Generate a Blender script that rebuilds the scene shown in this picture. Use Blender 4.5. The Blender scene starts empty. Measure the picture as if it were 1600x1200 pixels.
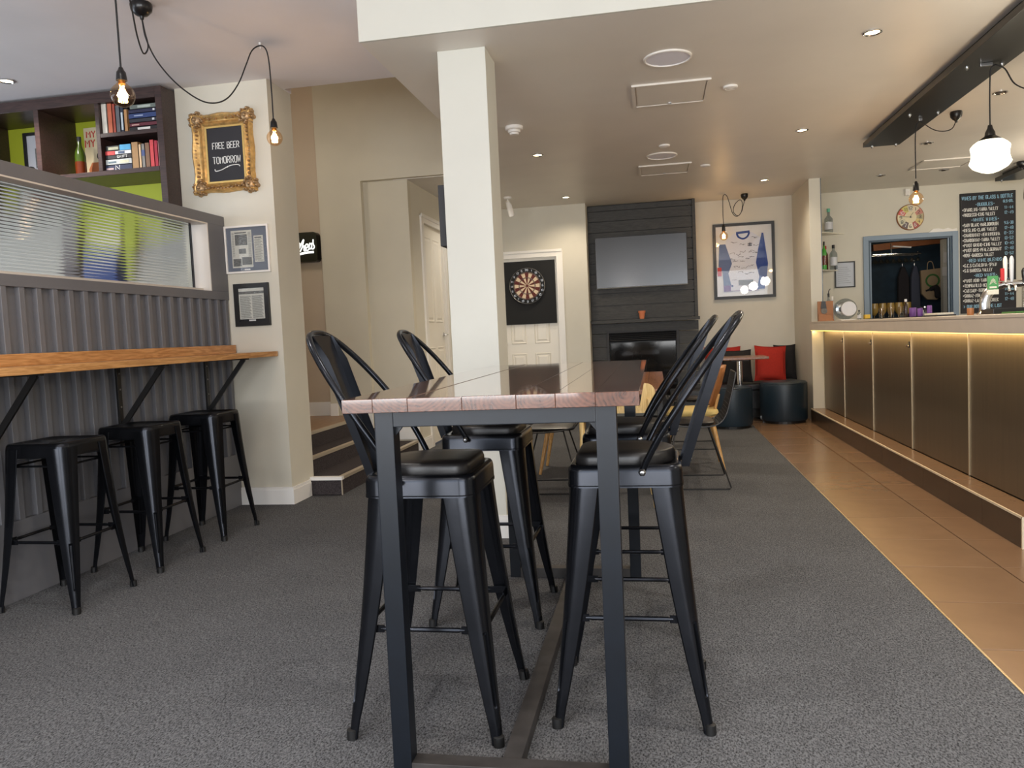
import bpy, bmesh, math, random
from mathutils import Vector, Matrix, Euler
random.seed(7)
PI = math.pi
sc = bpy.context.scene
COL = sc.collection

# ---------------------------------------------------------------- camera
CAM_LOC = Vector((0, 0, 1.15))
YAW, PITCH, ROLL, FPX = 0.181517, 0.062934, -0.0458848, 1230.9
def camera():
    cy, sy = math.cos(YAW), math.sin(YAW)
    f = Vector((-sy*math.cos(PITCH), cy*math.cos(PITCH), -math.sin(PITCH)))
    r = Vector((cy, sy, 0)); u = r.cross(f)
    r2 = r*math.cos(ROLL)+u*math.sin(ROLL); u2 = -r*math.sin(ROLL)+u*math.cos(ROLL)
    m = Matrix(((r2.x, u2.x, -f.x), (r2.y, u2.y, -f.y), (r2.z, u2.z, -f.z))).to_4x4()
    m.translation = CAM_LOC
    cd = bpy.data.cameras.new('camera'); cd.sensor_width = 36; cd.sensor_fit = 'HORIZONTAL'
    cd.lens = FPX/1600*36; cd.clip_start = 0.05
    o = bpy.data.objects.new('camera', cd); COL.objects.link(o); o.matrix_world = m
    sc.camera = o
camera()

# ---------------------------------------------------------------- view, world, daylight
sc.view_settings.view_transform = 'Standard'; sc.view_settings.look = 'None'
sc.view_settings.gamma = 1; sc.view_settings.use_curve_mapping = False
sc.view_settings.exposure = EXPOSURE = 0.55
try:
    sc.cycles.use_denoising = True
    sc.cycles.max_bounces = 10; sc.cycles.diffuse_bounces = 5; sc.cycles.glossy_bounces = 4
    sc.cycles.transparent_max_bounces = 16; sc.cycles.sample_clamp_indirect = 6
    sc.cycles.caustics_reflective = False; sc.cycles.caustics_refractive = False
except Exception: pass
w = bpy.data.worlds.new('world'); sc.world = w; w.use_nodes = True
w.node_tree.nodes['Background'].inputs[0].default_value = (.62, .74, 1, 1)
w.node_tree.nodes['Background'].inputs[1].default_value = 1.0

def area(name, loc, rot, sx, sy, power, col):
    l = bpy.data.lights.new(name, 'AREA'); l.shape = 'RECTANGLE'; l.size = sx; l.size_y = sy
    l.energy = power; l.color = col
    o = bpy.data.objects.new(name, l); COL.objects.link(o); o.location = loc; o.rotation_euler = rot
    return o
DAY = (.86, .93, 1)
# daylight standing in the three street windows behind the camera and the two of the booth side
for wx in (-2.3, 1.6):
    area('daylight_street', (wx, -2.93, 1.65), (PI/2, 0, 0), 3.3, 2.1, 88, DAY)
    # upward fill added inside the same windows to brighten the ceiling
    area('upward_fill', (wx, -2.9, .9), (PI/2+.75, 0, 0), 3.3, .7, 55, (1, .95, .88))
area('daylight_booth', (-6.42, 3.4, 1.75), (0, -PI/2, 0), 1.7, 2.6, 36, DAY)
area('daylight_booth', (-6.42, 0, 1.75), (0, -PI/2, 0), 1.7, 2.6, 36, DAY)

def point(name, loc, power, col, r=.03):
    l = bpy.data.lights.new(name, 'POINT'); l.energy = power; l.color = col; l.shadow_soft_size = r
    o = bpy.data.objects.new(name, l); COL.objects.link(o); o.location = loc; return o
def spot(name, loc, power, col, ang=100, blend=.7, r=.03, rot=(0, 0, 0)):
    l = bpy.data.lights.new(name, 'SPOT'); l.energy = power; l.color = col; l.shadow_soft_size = r
    l.spot_size = math.radians(ang); l.spot_blend = blend
    o = bpy.data.objects.new(name, l); COL.objects.link(o); o.location = loc; o.rotation_euler = rot; return o
WARM = (1, .74, .46)

# ---------------------------------------------------------------- materials
def lin(c):
    return tuple(((v/255)/12.92 if v/255 <= .04045 else ((v/255+.055)/1.055)**2.4) for v in c)
M = {}
def mat(name, rgb, rough=.5, metal=0., noise=None, bump=None, coat=0., spec=None, emit=None, stretch=(1, 1, 1), rand=0., sheen=0):
    """rgb in 0-255 sRGB. noise=(scale, amount 0..1): mottled colour. bump=(scale, strength)."""
    m = bpy.data.materials.new(name); m.use_nodes = True; M[name] = m
    nt = m.node_tree; b = nt.nodes['Principled BSDF']; L = nt.links.new
    c = lin(rgb)
    b.inputs['Base Color'].default_value = (*c, 1); b.inputs['Roughness'].default_value = rough
    b.inputs['Metallic'].default_value = metal
    if coat: b.inputs['Coat Weight'].default_value = coat; b.inputs['Coat Roughness'].default_value = .12
    if spec is not None: b.inputs['Specular IOR Level'].default_value = spec
    if emit: b.inputs['Emission Color'].default_value = (*lin(emit[0]), 1); b.inputs['Emission Strength'].default_value = emit[1]
    if noise or bump:
        tc = nt.nodes.new('ShaderNodeTexCoord'); mp = nt.nodes.new('ShaderNodeMapping')
        mp.inputs['Scale'].default_value = stretch; L(tc.outputs['Object'], mp.inputs[0])
        vec = mp.outputs[0]
        if rand:
            oi = nt.nodes.new('ShaderNodeObjectInfo'); vm = nt.nodes.new('ShaderNodeVectorMath'); vm.operation = 'ADD'
            sc_ = nt.nodes.new('ShaderNodeMath'); sc_.operation = 'MULTIPLY'; sc_.inputs[1].default_value = 37
            L(oi.outputs['Random'], sc_.inputs[0]); L(vec, vm.inputs[0]); L(sc_.outputs[0], vm.inputs[1]); vec = vm.outputs[0]
    if noise:
        n = nt.nodes.new('ShaderNodeTexNoise'); n.inputs['Scale'].default_value = noise[0]; n.inputs['Detail'].default_value = 6
        L(vec, n.inputs['Vector'])
        r = nt.nodes.new('ShaderNodeValToRGB'); a = noise[1]
        r.color_ramp.elements[0].position = .3; r.color_ramp.elements[1].position = .7
        r.color_ramp.elements[0].color = (*[v*(1-a) for v in c], 1); r.color_ramp.elements[1].color = (*[min(1, v*(1+a)) for v in c], 1)
        L(n.outputs['Fac'], r.inputs[0]); out = r.outputs[0]
        if rand:
            hs = nt.nodes.new('ShaderNodeHueSaturation'); mr = nt.nodes.new('ShaderNodeMapRange')
            mr.inputs[3].default_value = 1-rand; mr.inputs[4].default_value = 1+rand
            L(oi.outputs['Random'], mr.inputs[0]); L(mr.outputs[0], hs.inputs['Value']); L(out, hs.inputs['Color']); out = hs.outputs[0]
        L(out, b.inputs['Base Color'])
    if bump:
        n2 = nt.nodes.new('ShaderNodeTexNoise'); n2.inputs['Scale'].default_value = bump[0]; n2.inputs['Detail'].default_value = 4
        L(vec, n2.inputs['Vector'])
        bp = nt.nodes.new('ShaderNodeBump'); bp.inputs['Strength'].default_value = bump[1]; bp.inputs['Distance'].default_value = .004
        L(n2.outputs['Fac'], bp.inputs['Height']); L(bp.outputs[0], b.inputs['Normal'])
    return m
def emat(name, rgb, strength):
    m = bpy.data.materials.new(name); m.use_nodes = True; M[name] = m
    nt = m.node_tree; nt.nodes.remove(nt.nodes['Principled BSDF']); e = nt.nodes.new('ShaderNodeEmission')
    e.inputs[0].default_value = (*lin(rgb), 1); e.inputs[1].default_value = strength
    nt.links.new(e.outputs[0], nt.nodes['Material Output'].inputs[0]); return m
def glassmat(name, rgb, gloss=.12, rough=.02, fres=1.45):
    m = bpy.data.materials.new(name); m.use_nodes = True; M[name] = m
    nt = m.node_tree; nt.nodes.remove(nt.nodes['Principled BSDF']); L = nt.links.new
    t = nt.nodes.new('ShaderNodeBsdfTransparent'); t.inputs[0].default_value = (*lin(rgb), 1)
    g = nt.nodes.new('ShaderNodeBsdfGlossy'); g.inputs['Roughness'].default_value = rough
    f0 = nt.nodes.new('ShaderNodeLayerWeight'); f0.inputs[0].default_value = .5
    f = nt.nodes.new('ShaderNodeMath'); f.operation = 'POWER'; f.inputs[1].default_value = 4; L(f0.outputs['Facing'], f.inputs[0])
    a = nt.nodes.new('ShaderNodeMath'); a.operation = 'MULTIPLY_ADD'; a.inputs[1].default_value = .5; a.inputs[2].default_value = gloss*.2; a.use_clamp = True
    x = nt.nodes.new('ShaderNodeMixShader'); L(f.outputs[0], a.inputs[0]); L(a.outputs[0], x.inputs[0])
    L(t.outputs[0], x.inputs[1]); L(g.outputs[0], x.inputs[2]); L(x.outputs[0], nt.nodes['Material Output'].inputs[0]); return m

mat('wall_cream', (207, 202, 187), .55, noise=(3, .03), bump=(60, .05))
mat('wall_white', (206, 205, 195), .5, noise=(3, .02), bump=(60, .04))
mat('ceiling_paint', (224, 218, 209), .42, noise=(2, .03), bump=(40, .04))
mat('ceiling_white', (224, 219, 220), .7, noise=(1.3, .06), bump=(40, .05))
mat('stair_cream', (204, 197, 179), .6, noise=(3, .03), bump=(60, .05))
mat('olive', (120, 128, 66), .7)
mat('wall_tan', (198, 181, 160), .6, noise=(3, .03), bump=(60, .05))
mat('wall_green', (176, 186, 48), .55, noise=(3, .05))
mat('wall_teal', (26, 46, 58), .75, noise=(9, .25), bump=(14, .6))
mat('gloss_white', (232, 228, 220), .32, noise=(4, .02))
mat('door_white', (236, 230, 216), .35, noise=(4, .02))
mat('wall_plain', (176, 172, 164), .6, noise=(3, .03))
def carpet():
    m = mat('carpet', (80, 78, 84), .95, spec=.1); nt = m.node_tree; L = nt.links.new; b = nt.nodes['Principled BSDF']
    tc = nt.nodes.new('ShaderNodeTexCoord'); n = nt.nodes.new('ShaderNodeTexNoise'); n.inputs['Scale'].default_value = 170; n.inputs['Detail'].default_value = 3
    n.inputs['Roughness'].default_value = .7
    v = nt.nodes.new('ShaderNodeTexVoronoi'); v.inputs['Scale'].default_value = 230
    mp = nt.nodes.new('ShaderNodeMapping'); mp.inputs['Scale'].default_value = (1, .55, 1); mp.inputs['Rotation'].default_value = (0, 0, .5)
    L(tc.outputs['Object'], mp.inputs[0]); L(mp.outputs[0], n.inputs['Vector']); L(mp.outputs[0], v.inputs['Vector'])
    mx = nt.nodes.new('ShaderNodeMath'); mx.operation = 'MULTIPLY_ADD'; mx.inputs[1].default_value = .35
    L(v.outputs['Distance'], mx.inputs[0]); L(n.outputs['Fac'], mx.inputs[2])
    r = nt.nodes.new('ShaderNodeValToRGB'); e = r.color_ramp.elements
    e[0].position = .43; e[0].color = (*lin((26, 26, 28)), 1); e[1].position = .82; e[1].color = (*lin((109, 110, 113)), 1)
    L(mx.outputs[0], r.inputs[0])
    big = nt.nodes.new('ShaderNodeTexNoise'); big.inputs['Scale'].default_value = 2.2; big.inputs['Detail'].default_value = 4; L(tc.outputs['Object'], big.inputs['Vector'])
    mr = nt.nodes.new('ShaderNodeMapRange'); mr.inputs[3].default_value = .82; mr.inputs[4].default_value = 1.14; L(big.outputs['Fac'], mr.inputs[0])
    hs = nt.nodes.new('ShaderNodeHueSaturation'); L(r.outputs[0], hs.inputs['Color']); L(mr.outputs[0], hs.inputs['Value']); L(hs.outputs[0], b.inputs['Base Color'])
    bp = nt.nodes.new('ShaderNodeBump'); bp.inputs['Strength'].default_value = .7; bp.inputs['Distance'].default_value = .006
    L(mx.outputs[0], bp.inputs['Height']); L(bp.outputs[0], b.inputs['Normal'])
carpet()
mat('tile', (130, 102, 78), .24, noise=(7, .05), bump=(30, .04), rand=.06)
mat('grout', (34, 28, 22), .9)
mat('tile_kick_shaded', (66, 54, 43), .25, noise=(6, .15), rand=.05)  # kick tile colour darkened to stand for shade the LED leaves
def wood(name, dark, light, rough, coat, axis, scale=6, rand=.14, sxy=12, coatr=.12, ring=False):
    m = mat(name, light, rough, coat=coat); nt = m.node_tree; L = nt.links.new; b = nt.nodes['Principled BSDF']
    tc = nt.nodes.new('ShaderNodeTexCoord'); mp = nt.nodes.new('ShaderNodeMapping')
    b.inputs['Coat Roughness'].default_value = coatr; s = [sxy]*3; s[axis] = .9; mp.inputs['Scale'].default_value = s
    oi = nt.nodes.new('ShaderNodeObjectInfo'); ml = nt.nodes.new('ShaderNodeMath'); ml.operation = 'MULTIPLY'; ml.inputs[1].default_value = 53
    vm = nt.nodes.new('ShaderNodeVectorMath'); L(oi.outputs['Random'], ml.inputs[0]); L(tc.outputs['Object'], mp.inputs[0]); L(mp.outputs[0], vm.inputs[0]); L(ml.outputs[0], vm.inputs[1])
    n = nt.nodes.new('ShaderNodeTexNoise'); n.inputs['Scale'].default_value = scale*.35; n.inputs['Detail'].default_value = 8; n.inputs['Distortion'].default_value = .6
    L(vm.outputs[0], n.inputs['Vector'])
    wv = nt.nodes.new('ShaderNodeMath'); wv.operation = 'SINE'; k = nt.nodes.new('ShaderNodeMath'); k.operation = 'MULTIPLY'; k.inputs[1].default_value = 42
    L(n.outputs['Fac'], k.inputs[0]); L(k.outputs[0], wv.inputs[0])
    n2 = nt.nodes.new('ShaderNodeTexNoise'); n2.inputs['Scale'].default_value = scale*2; n2.inputs['Detail'].default_value = 3; L(vm.outputs[0], n2.inputs['Vector'])
    ma = nt.nodes.new('ShaderNodeMath'); ma.operation = 'MULTIPLY_ADD'; ma.inputs[1].default_value = .16; L(wv.outputs[0], ma.inputs[0]); L(n2.outputs['Fac'], ma.inputs[2])
    if ring:   # growth rings around a far centre: arcs on the cut ends, long grain on the faces
        sx = nt.nodes.new('ShaderNodeSeparateXYZ'); L(tc.outputs['Object'], sx.inputs[0]); cb = nt.nodes.new('ShaderNodeCombineXYZ')
        for i, a0, a1 in ((0, -.06, .06), (2, -.075, .0)):
            rr = nt.nodes.new('ShaderNodeMath'); rr.operation = 'FRACT'; q = nt.nodes.new('ShaderNodeMath'); q.operation = 'MULTIPLY'; q.inputs[1].default_value = 7.3+i*5.1
            L(oi.outputs['Random'], q.inputs[0]); L(q.outputs[0], rr.inputs[0]); mr0 = nt.nodes.new('ShaderNodeMapRange'); mr0.inputs[3].default_value = a0; mr0.inputs[4].default_value = a1; L(rr.outputs[0], mr0.inputs[0])
            ad = nt.nodes.new('ShaderNodeMath'); ad.operation = 'ADD'; L(sx.outputs[i], ad.inputs[0]); L(mr0.outputs[0], ad.inputs[1]); L(ad.outputs[0], cb.inputs[i])
        ln = nt.nodes.new('ShaderNodeVectorMath'); ln.operation = 'LENGTH'; L(cb.outputs[0], ln.inputs[0])
        nz = nt.nodes.new('ShaderNodeMath'); nz.operation = 'MULTIPLY_ADD'; nz.inputs[1].default_value = .05; L(n.outputs['Fac'], nz.inputs[0]); L(ln.outputs['Value'], nz.inputs[2])
        k.inputs[1].default_value = 620; L(nz.outputs[0], k.inputs[0]); ma.inputs[1].default_value = .13
    r = nt.nodes.new('ShaderNodeValToRGB'); e = r.color_ramp.elements
    e[0].position = .25; e[0].color = (*lin(dark), 1); e[1].position = .75; e[1].color = (*lin(light), 1); L(ma.outputs[0], r.inputs[0])
    hs = nt.nodes.new('ShaderNodeHueSaturation'); mr = nt.nodes.new('ShaderNodeMapRange'); mr.inputs[3].default_value = 1-rand; mr.inputs[4].default_value = 1+rand
    L(oi.outputs['Random'], mr.inputs[0]); L(mr.outputs[0], hs.inputs['Value']); L(r.outputs[0], hs.inputs['Color']); L(hs.outputs[0], b.inputs['Base Color'])
    bp = nt.nodes.new('ShaderNodeBump'); bp.inputs['Strength'].default_value = .006 if ring else .06; bp.inputs['Distance'].default_value = .002; L(ma.outputs[0], bp.inputs['Height']); L(bp.outputs[0], b.inputs['Normal'])
    return m
wood('table_wood', (64, 35, 24), (102, 61, 43), .22, 1, 1, sxy=5, coatr=.04, ring=True)
wood('oak_shelf', (168, 116, 64), (206, 154, 98), .4, .1, 1, rand=.06)
wood('oak_chair', (176, 130, 74), (214, 170, 108), .45, 0, 2)
wood('birch', (196, 164, 104), (222, 194, 138), .45, 0, 2)
wood('dining_wood', (104, 62, 34), (152, 98, 58), .3, .4, 1)
wood('fire_plank', (44, 44, 43), (66, 65, 63), .6, 0, 0, scale=9, rand=.08)
wood('wenge', (44, 30, 28), (66, 46, 42), .4, .1, 0, rand=.05)
mat('stool_metal', (36, 38, 43), .24, metal=.8, noise=(14, .12), bump=(80, .02))
mat('stool_metal_worn', (40, 41, 44), .42, metal=.6, noise=(20, .2))
mat('frame_steel', (10, 17, 26), .38, metal=.2, noise=(16, .15))
mat('foot_steel', (58, 55, 54), .6, metal=.3, noise=(18, .25))
mat('black_vinyl', (24, 22, 22), .38, bump=(120, .08))
mat('rubber', (10, 10, 11), .6)
mat('bolt', (150, 150, 150), .3, metal=1)
mat('partition_grey', (106, 106, 110), .5, noise=(4, .05), bump=(50, .04))
mat('bead_white', (210, 202, 192), .45)
mat('brushed_steel', (128, 115, 98), .42, metal=.85, noise=(40, .05), stretch=(1, 1, .05))
mat('trim_metal', (214, 198, 168), .3, metal=.9)
mat('bar_slab', (212, 198, 182), .38, noise=(5, .05))
mat('bar_dark', (60, 50, 42), .5)
mat('black_paint', (22, 21, 21), .45)
mat('black_satin', (20, 19, 20), .3)
mat('charcoal', (40, 40, 43), .6)
mat('chalkboard', (42, 41, 45), .75, noise=(6, .12))
mat('chalk_white', (236, 236, 232), .9)
mat('chalk_blue', (148, 190, 214), .9)
mat('gold_dull', (168, 138, 102), .42, metal=.55, noise=(40, .3), bump=(90, .4))
mat('gold', (206, 166, 104), .38, metal=.65, noise=(30, .3), bump=(70, .35))
mat('gold_bright', (232, 196, 120), .3, metal=.7)
mat('white_plastic', (232, 228, 222), .45)
mat('speaker_cloth', (228, 228, 240), .7)
mat('chrome', (225, 225, 225), .14, metal=1)
mat('paper', (216, 213, 200), .8, noise=(60, .06))
mat('print_grey', (112, 112, 108), .8, noise=(120, .45))
mat('mat_blue', (112, 117, 128), .6)
mat('screen', (30, 31, 34), .22, spec=.6, coat=.15)
mat('fire_glass', (20, 19, 19), .06, spec=.25, noise=(5, .3))
mat('terracotta', (206, 122, 82), .7)
mat('jersey_white', (226, 226, 234), .8)
mat('jersey_blue', (34, 66, 142), .7)
mat('jersey_slate', (92, 110, 152), .7)
mat('purple', (110, 70, 140), .6)
mat('ink', (48, 48, 62), .8)
mat('red_cloth', (168, 36, 22), .85, noise=(60, .1), bump=(200, .2))
mat('black_cloth', (30, 28, 29), .9, bump=(200, .2))
mat('teal_vinyl', (26, 42, 54), .42, noise=(6, .1))
mat('bench_vinyl', (30, 33, 38), .45)
mat('mustard', (196, 172, 108), .8)
mat('frame_blue', (128, 146, 164), .45)
mat('frame_blue_dark', (64, 84, 100), .5)
mat('shelf_white', (226, 220, 204), .3)
mat('mirror_edge', (110, 118, 128), .2, metal=.6)
mat('brown_wood', (150, 98, 56), .5, noise=(10, .15))
mat('dark_coat', (44, 38, 38), .9)
mat('grey_coat', (78, 80, 92), .9)
mat('canvas', (166, 142, 110), .9)
mat('logo_green', (62, 108, 52), .8)
mat('maroon', (86, 20, 36), .7)
mat('beam_wood', (150, 92, 52), .6, noise=(8, .2))
mat('amber_glass', (150, 122, 62), .25)
mat('yellow', (232, 190, 74), .7)
mat('green_label', (70, 140, 84), .6)
mat('red_label', (190, 40, 44), .5)
mat('green_cap', (110, 190, 160), .5)
mat('bottle_green', (60, 78, 20), .12, spec=.8)
mat('bottle_dark', (38, 22, 18), .15)
mat('bottle_lime', (72, 160, 60), .2)
mat('liquor', (96, 40, 16), .15)
mat('silver_label', (206, 208, 214), .4)
mat('poster_paper', (226, 212, 176), .7, noise=(8, .06))
mat('poster_red', (204, 52, 44), .7)
mat('poster_brown', (192, 116, 72), .7)
mat('blue_seat', (58, 84, 150), .6)
mat('skirt', (236, 234, 230), .4)
mat('stair_carpet', (66, 61, 62), .95, noise=(140, .45), bump=(160, .3), spec=.1)
mat('landing_wood', (142, 112, 84), .4, noise=(6, .15), stretch=(8, 1, 1))
mat('nosing', (188, 176, 156), .4, metal=.4)
mat('dart_black', (20, 20, 20), .8); mat('dart_cream', (212, 190, 160), .8); mat('dart_red', (92, 36, 30), .8); mat('dart_ring', (120, 96, 76), .8)
mat('wire', (170, 170, 170), .35, metal=.9)
mat('cord', (26, 24, 25), .7)
mat('brass', (170, 120, 60), .35, metal=.9)
glassmat('thin_glass', (250, 246, 240), .15)
glassmat('bulb_glass', (252, 232, 208), .2)
glassmat('pane_glass', (250, 251, 252), .1, .0)
glassmat('clear_bottle', (216, 222, 226), .5, .05)
def reeded():
    m = bpy.data.materials.new('reeded_glass'); m.use_nodes = True; M['reeded_glass'] = m
    b = m.node_tree.nodes['Principled BSDF']; b.inputs['Base Color'].default_value = (.93, .95, .93, 1); b.inputs['Transmission Weight'].default_value = 1
    b.inputs['Roughness'].default_value = .06; b.inputs['IOR'].default_value = 1.35
reeded()
emat('filament', (255, 206, 120), 30); emat('lamp_glow', (255, 236, 190), 14); emat('led_glow', (255, 206, 96), 4)
mat('edge_metal_lit', (244, 232, 204), .45, metal=.4); emat('globe_glow', (255, 247, 214), 2.2)  # edge metal colour lightened to imitate the LED glow it catches
emat('sign_glow', (255, 255, 246), 1.3); emat('spot_off', (250, 240, 225), 1.2); emat('sky_glow', (222, 236, 255), 3)
def bookmat(rgb):
    k = 'book_%02x%02x%02x' % rgb
    return M.get(k) or mat(k, rgb, .55, noise=(30, .08))

# ---------------------------------------------------------------- mesh builder
class MB:
    def __init__(s, root=None, off=None):
        s.v = []; s.f = []; s.m = []; s.cur = 0
        s.o = Vector(off) if off is not None else (Vector(root.location) if root else Vector((0, 0, 0)))
        s.root = root
    def add(s, vs, fs):
        n = len(s.v); s.v += [Vector(v)-s.o for v in vs]; s.f += [[i+n for i in f] for f in fs]; s.m += [s.cur]*len(fs); return s
    def box(s, x0, x1, y0, y1, z0, z1):
        return s.add([(x0, y0, z0), (x1, y0, z0), (x1, y1, z0), (x0, y1, z0), (x0, y0, z1), (x1, y0, z1), (x1, y1, z1), (x0, y1, z1)],
                     [(0, 3, 2, 1), (4, 5, 6, 7), (0, 1, 5, 4), (1, 2, 6, 5), (2, 3, 7, 6), (3, 0, 4, 7)])
    def bar(s, a, b, w, h, up=(0, 0, 1)):
        a = Vector(a); b = Vector(b); d = (b-a).normalized(); u = Vector(up)
        if abs(d.dot(u)) > .98: u = Vector((1, 0, 0))
        r = d.cross(u).normalized(); u = r.cross(d)
        q = [r*w/2+u*h/2, -r*w/2+u*h/2, -r*w/2-u*h/2, r*w/2-u*h/2]
        return s.add([a+k for k in q]+[b+k for k in q], [(0, 1, 2, 3), (7, 6, 5, 4), (0, 4, 5, 1), (1, 5, 6, 2), (2, 6, 7, 3), (3, 7, 4, 0)])
    def tube(s, pts, r, seg=8, closed=False, flat=None):
        pts = [Vector(p) for p in pts]; n = len(pts); vs = []; prev = None
        for i, p in enumerate(pts):
            if closed: d = pts[(i+1) % n]-pts[i-1]
            else: d = pts[min(i+1, n-1)]-pts[max(i-1, 0)]
            if d.length < 1e-9: d = Vector((0, 0, 1))
            d.normalize()
            if prev is None:
                u = Vector((0, 0, 1)) if abs(d.z) < .9 else Vector((1, 0, 0))
            else: u = prev
            u = (u-d*u.dot(d)).normalized(); prev = u; w = d.cross(u)
            rr = r[i] if isinstance(r, (list, tuple)) else r
            for k in range(seg):
                a = 2*PI*k/seg; vs.append(p+u*math.cos(a)*rr*(flat or 1)+w*math.sin(a)*rr)
        fs = []
        m = n if closed else n-1
        for i in range(m):
            j = (i+1) % n
            for k in range(seg): fs.append((i*seg+k, i*seg+(k+1) % seg, j*seg+(k+1) % seg, j*seg+k))
        if not closed: fs += [tuple(range(seg))[::-1], tuple((n-1)*seg+k for k in range(seg))]
        return s.add(vs, fs)
    def lathe(s, prof, c=(0, 0, 0), seg=24, axis='z', sx=1, sy=1, ring=False):
        vs = []; fs = []; c = Vector(c); n = len(prof)
        for r, z in prof:
            for k in range(seg):
                a = 2*PI*k/seg; x, y = r*math.cos(a)*sx, r*math.sin(a)*sy
                vs.append(c+(Vector((x, y, z)) if axis == 'z' else Vector((x, -z, y)) if axis == 'y' else Vector((z, x, y))))
        for i in range(n-1):
            for k in range(seg): fs.append((i*seg+k, i*seg+(k+1) % seg, (i+1)*seg+(k+1) % seg, (i+1)*seg+k))
        if ring:
            for k in range(seg): fs.append(((n-1)*seg+k, (n-1)*seg+(k+1) % seg, (k+1) % seg, k))
            return s.add(vs, fs)
        if prof[0][0] > 1e-6: fs.append(tuple(range(seg))[::-1])
        if prof[-1][0] > 1e-6 and not (n == 2 and prof[0][0] < 1e-6): fs.append(tuple((n-1)*seg+k for k in range(seg)))
        return s.add(vs, fs)
    def prism(s, poly, a0, a1, plane='xz'):
        """poly in the named plane, extruded along the third axis from a0 to a1"""
        def P(p, a):
            return {'xz': (p[0], a, p[1]), 'xy': (p[0], p[1], a), 'yz': (a, p[0], p[1])}[plane]
        n = len(poly)
        return s.add([P(p, a0) for p in poly]+[P(p, a1) for p in poly],
                     [tuple(range(n)), tuple(range(2*n-1, n-1, -1))]+[(i, i+n, (i+1) % n+n, (i+1) % n) for i in range(n)])
    def build(s, name, m=None, parent=None, smooth=False, bevel=0, bseg=2):
        me = bpy.data.meshes.new(name); me.from_pydata(s.v, [], s.f)
        bm = bmesh.new(); bm.from_mesh(me)
        bmesh.ops.remove_doubles(bm, verts=bm.verts, dist=1e-6)
        bmesh.ops.recalc_face_normals(bm, faces=bm.faces)
        if bevel:
            bmesh.ops.bevel(bm, geom=[e for e in bm.edges if e.is_manifold and e.calc_face_angle(0) > .6], offset=bevel, segments=bseg, affect='EDGES', profile=.7)
        bm.to_mesh(me); bm.free()
        ml = m if isinstance(m, (list, tuple)) else [m]
        for k in ml: me.materials.append(M[k] if isinstance(k, str) else k)
        if len(ml) > 1 and not bevel and len(me.polygons) == len(s.m): me.polygons.foreach_set('material_index', s.m)
        if smooth:
            me.shade_smooth()
            me.set_sharp_from_angle(angle=math.radians(smooth if smooth is not True else 42))
        o = bpy.data.objects.new(name, me); COL.objects.link(o)
        p = parent or s.root
        if p: o.parent = p
        return o
def T(name, label, cat, loc=(0, 0, 0), rz=0, group=None):
    o = bpy.data.objects.new(name, None); COL.objects.link(o); o.empty_display_size = .1
    o.location = loc; o.rotation_euler = (0, 0, rz); o['label'] = label; o['category'] = cat
    if group: o['group'] = group
    return o
def tag(o, label, cat, group=None):
    o['label'] = label; o['category'] = cat
    if group: o['group'] = group
    return o
def struct(o): o['kind'] = 'structure'; return o
def copy_tree(o, parent=None):
    c = o.copy(); COL.objects.link(c)
    if parent: c.parent = parent
    for ch in list(o.children): copy_tree(ch, c)
    return c
def B(x0, x1, y0, y1, z0, z1, root=None, off=None): return MB(root, off).box(x0, x1, y0, y1, z0, z1)
def smoothpts(p, n=8):
    p = [Vector(q) for q in p]; out = []
    q = [p[0]*2-p[1]]+p+[p[-1]*2-p[-2]]
    for i in range(1, len(q)-2):
        a, b, c, d = q[i-1:i+3]
        for k in range(n):
            t = k/n
            out.append(.5*((2*b)+(c-a)*t+(2*a-5*b+4*c-d)*t*t+(-a+3*b-3*c+d)*t**3))
    return out+[p[-1]]

# stroke lettering, drawn like chalk
GL = {'A': '00 26 40;12 32', 'B': '00 06 36 45 44 33 03;33 42 41 30 00', 'C': '45 36 16 05 01 10 30 41', 'D': '00 06 26 44 42 20 00', 'E': '46 06 00 40;03 33',
'F': '00 06 46;03 33', 'G': '45 36 16 05 01 10 30 41 43 23', 'H': '00 06;40 46;03 43', 'I': '20 26', 'J': '46 41 30 10 01', 'K': '00 06;46 03 40', 'L': '06 00 40',
'M': '00 06 23 46 40', 'N': '00 06 40 46', 'O': '10 01 05 16 36 45 41 30 10', 'P': '00 06 36 45 44 33 03', 'Q': '10 01 05 16 36 45 41 30 10;22 40', 'R': '00 06 36 45 44 33 03;23 40',
'S': '45 36 16 05 04 13 33 42 41 30 10 01', 'T': '06 46;26 20', 'U': '06 01 10 30 41 46', 'V': '06 20 46', 'W': '06 10 24 30 46', 'X': '00 46;06 40', 'Y': '06 23 46;23 20', 'Z': '06 46 00 40',
'0': '10 01 05 16 36 45 41 30 10', '1': '15 26 20', '2': '05 16 36 45 44 00 40', '3': '05 16 36 45 44 33 42 41 30 10 01;13 33', '4': '30 36 02 42', '5': '46 06 03 33 42 41 30 10 01',
'6': '36 05 01 10 30 41 42 33 03', '7': '06 46 10', '8': '13 04 05 16 36 45 44 33 13 02 01 10 30 41 42 33', '9': '10 41 45 36 16 05 04 13 43', '-': '13 33', '.': '20 21', ',': '21 10', "'": '26 25',
'*': '12 34;32 14;03 43', '&': '40 05 16 25 01 10 20 42', '>': '05 33 01', ' ': ''}
def strokes(s, w=1.0, jit=0.):
    out = []; x = 0
    for ch in s:
        for st in GL.get(ch.upper(), '').split(';'):
            if st.strip(): out.append([(x+int(p[0])/6+random.uniform(-jit, jit), int(p[1])/6+random.uniform(-jit, jit)) for p in st.split()])
        x += (.95 if ch not in "I.,' 1" else .62)*w
    return out, x
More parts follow.
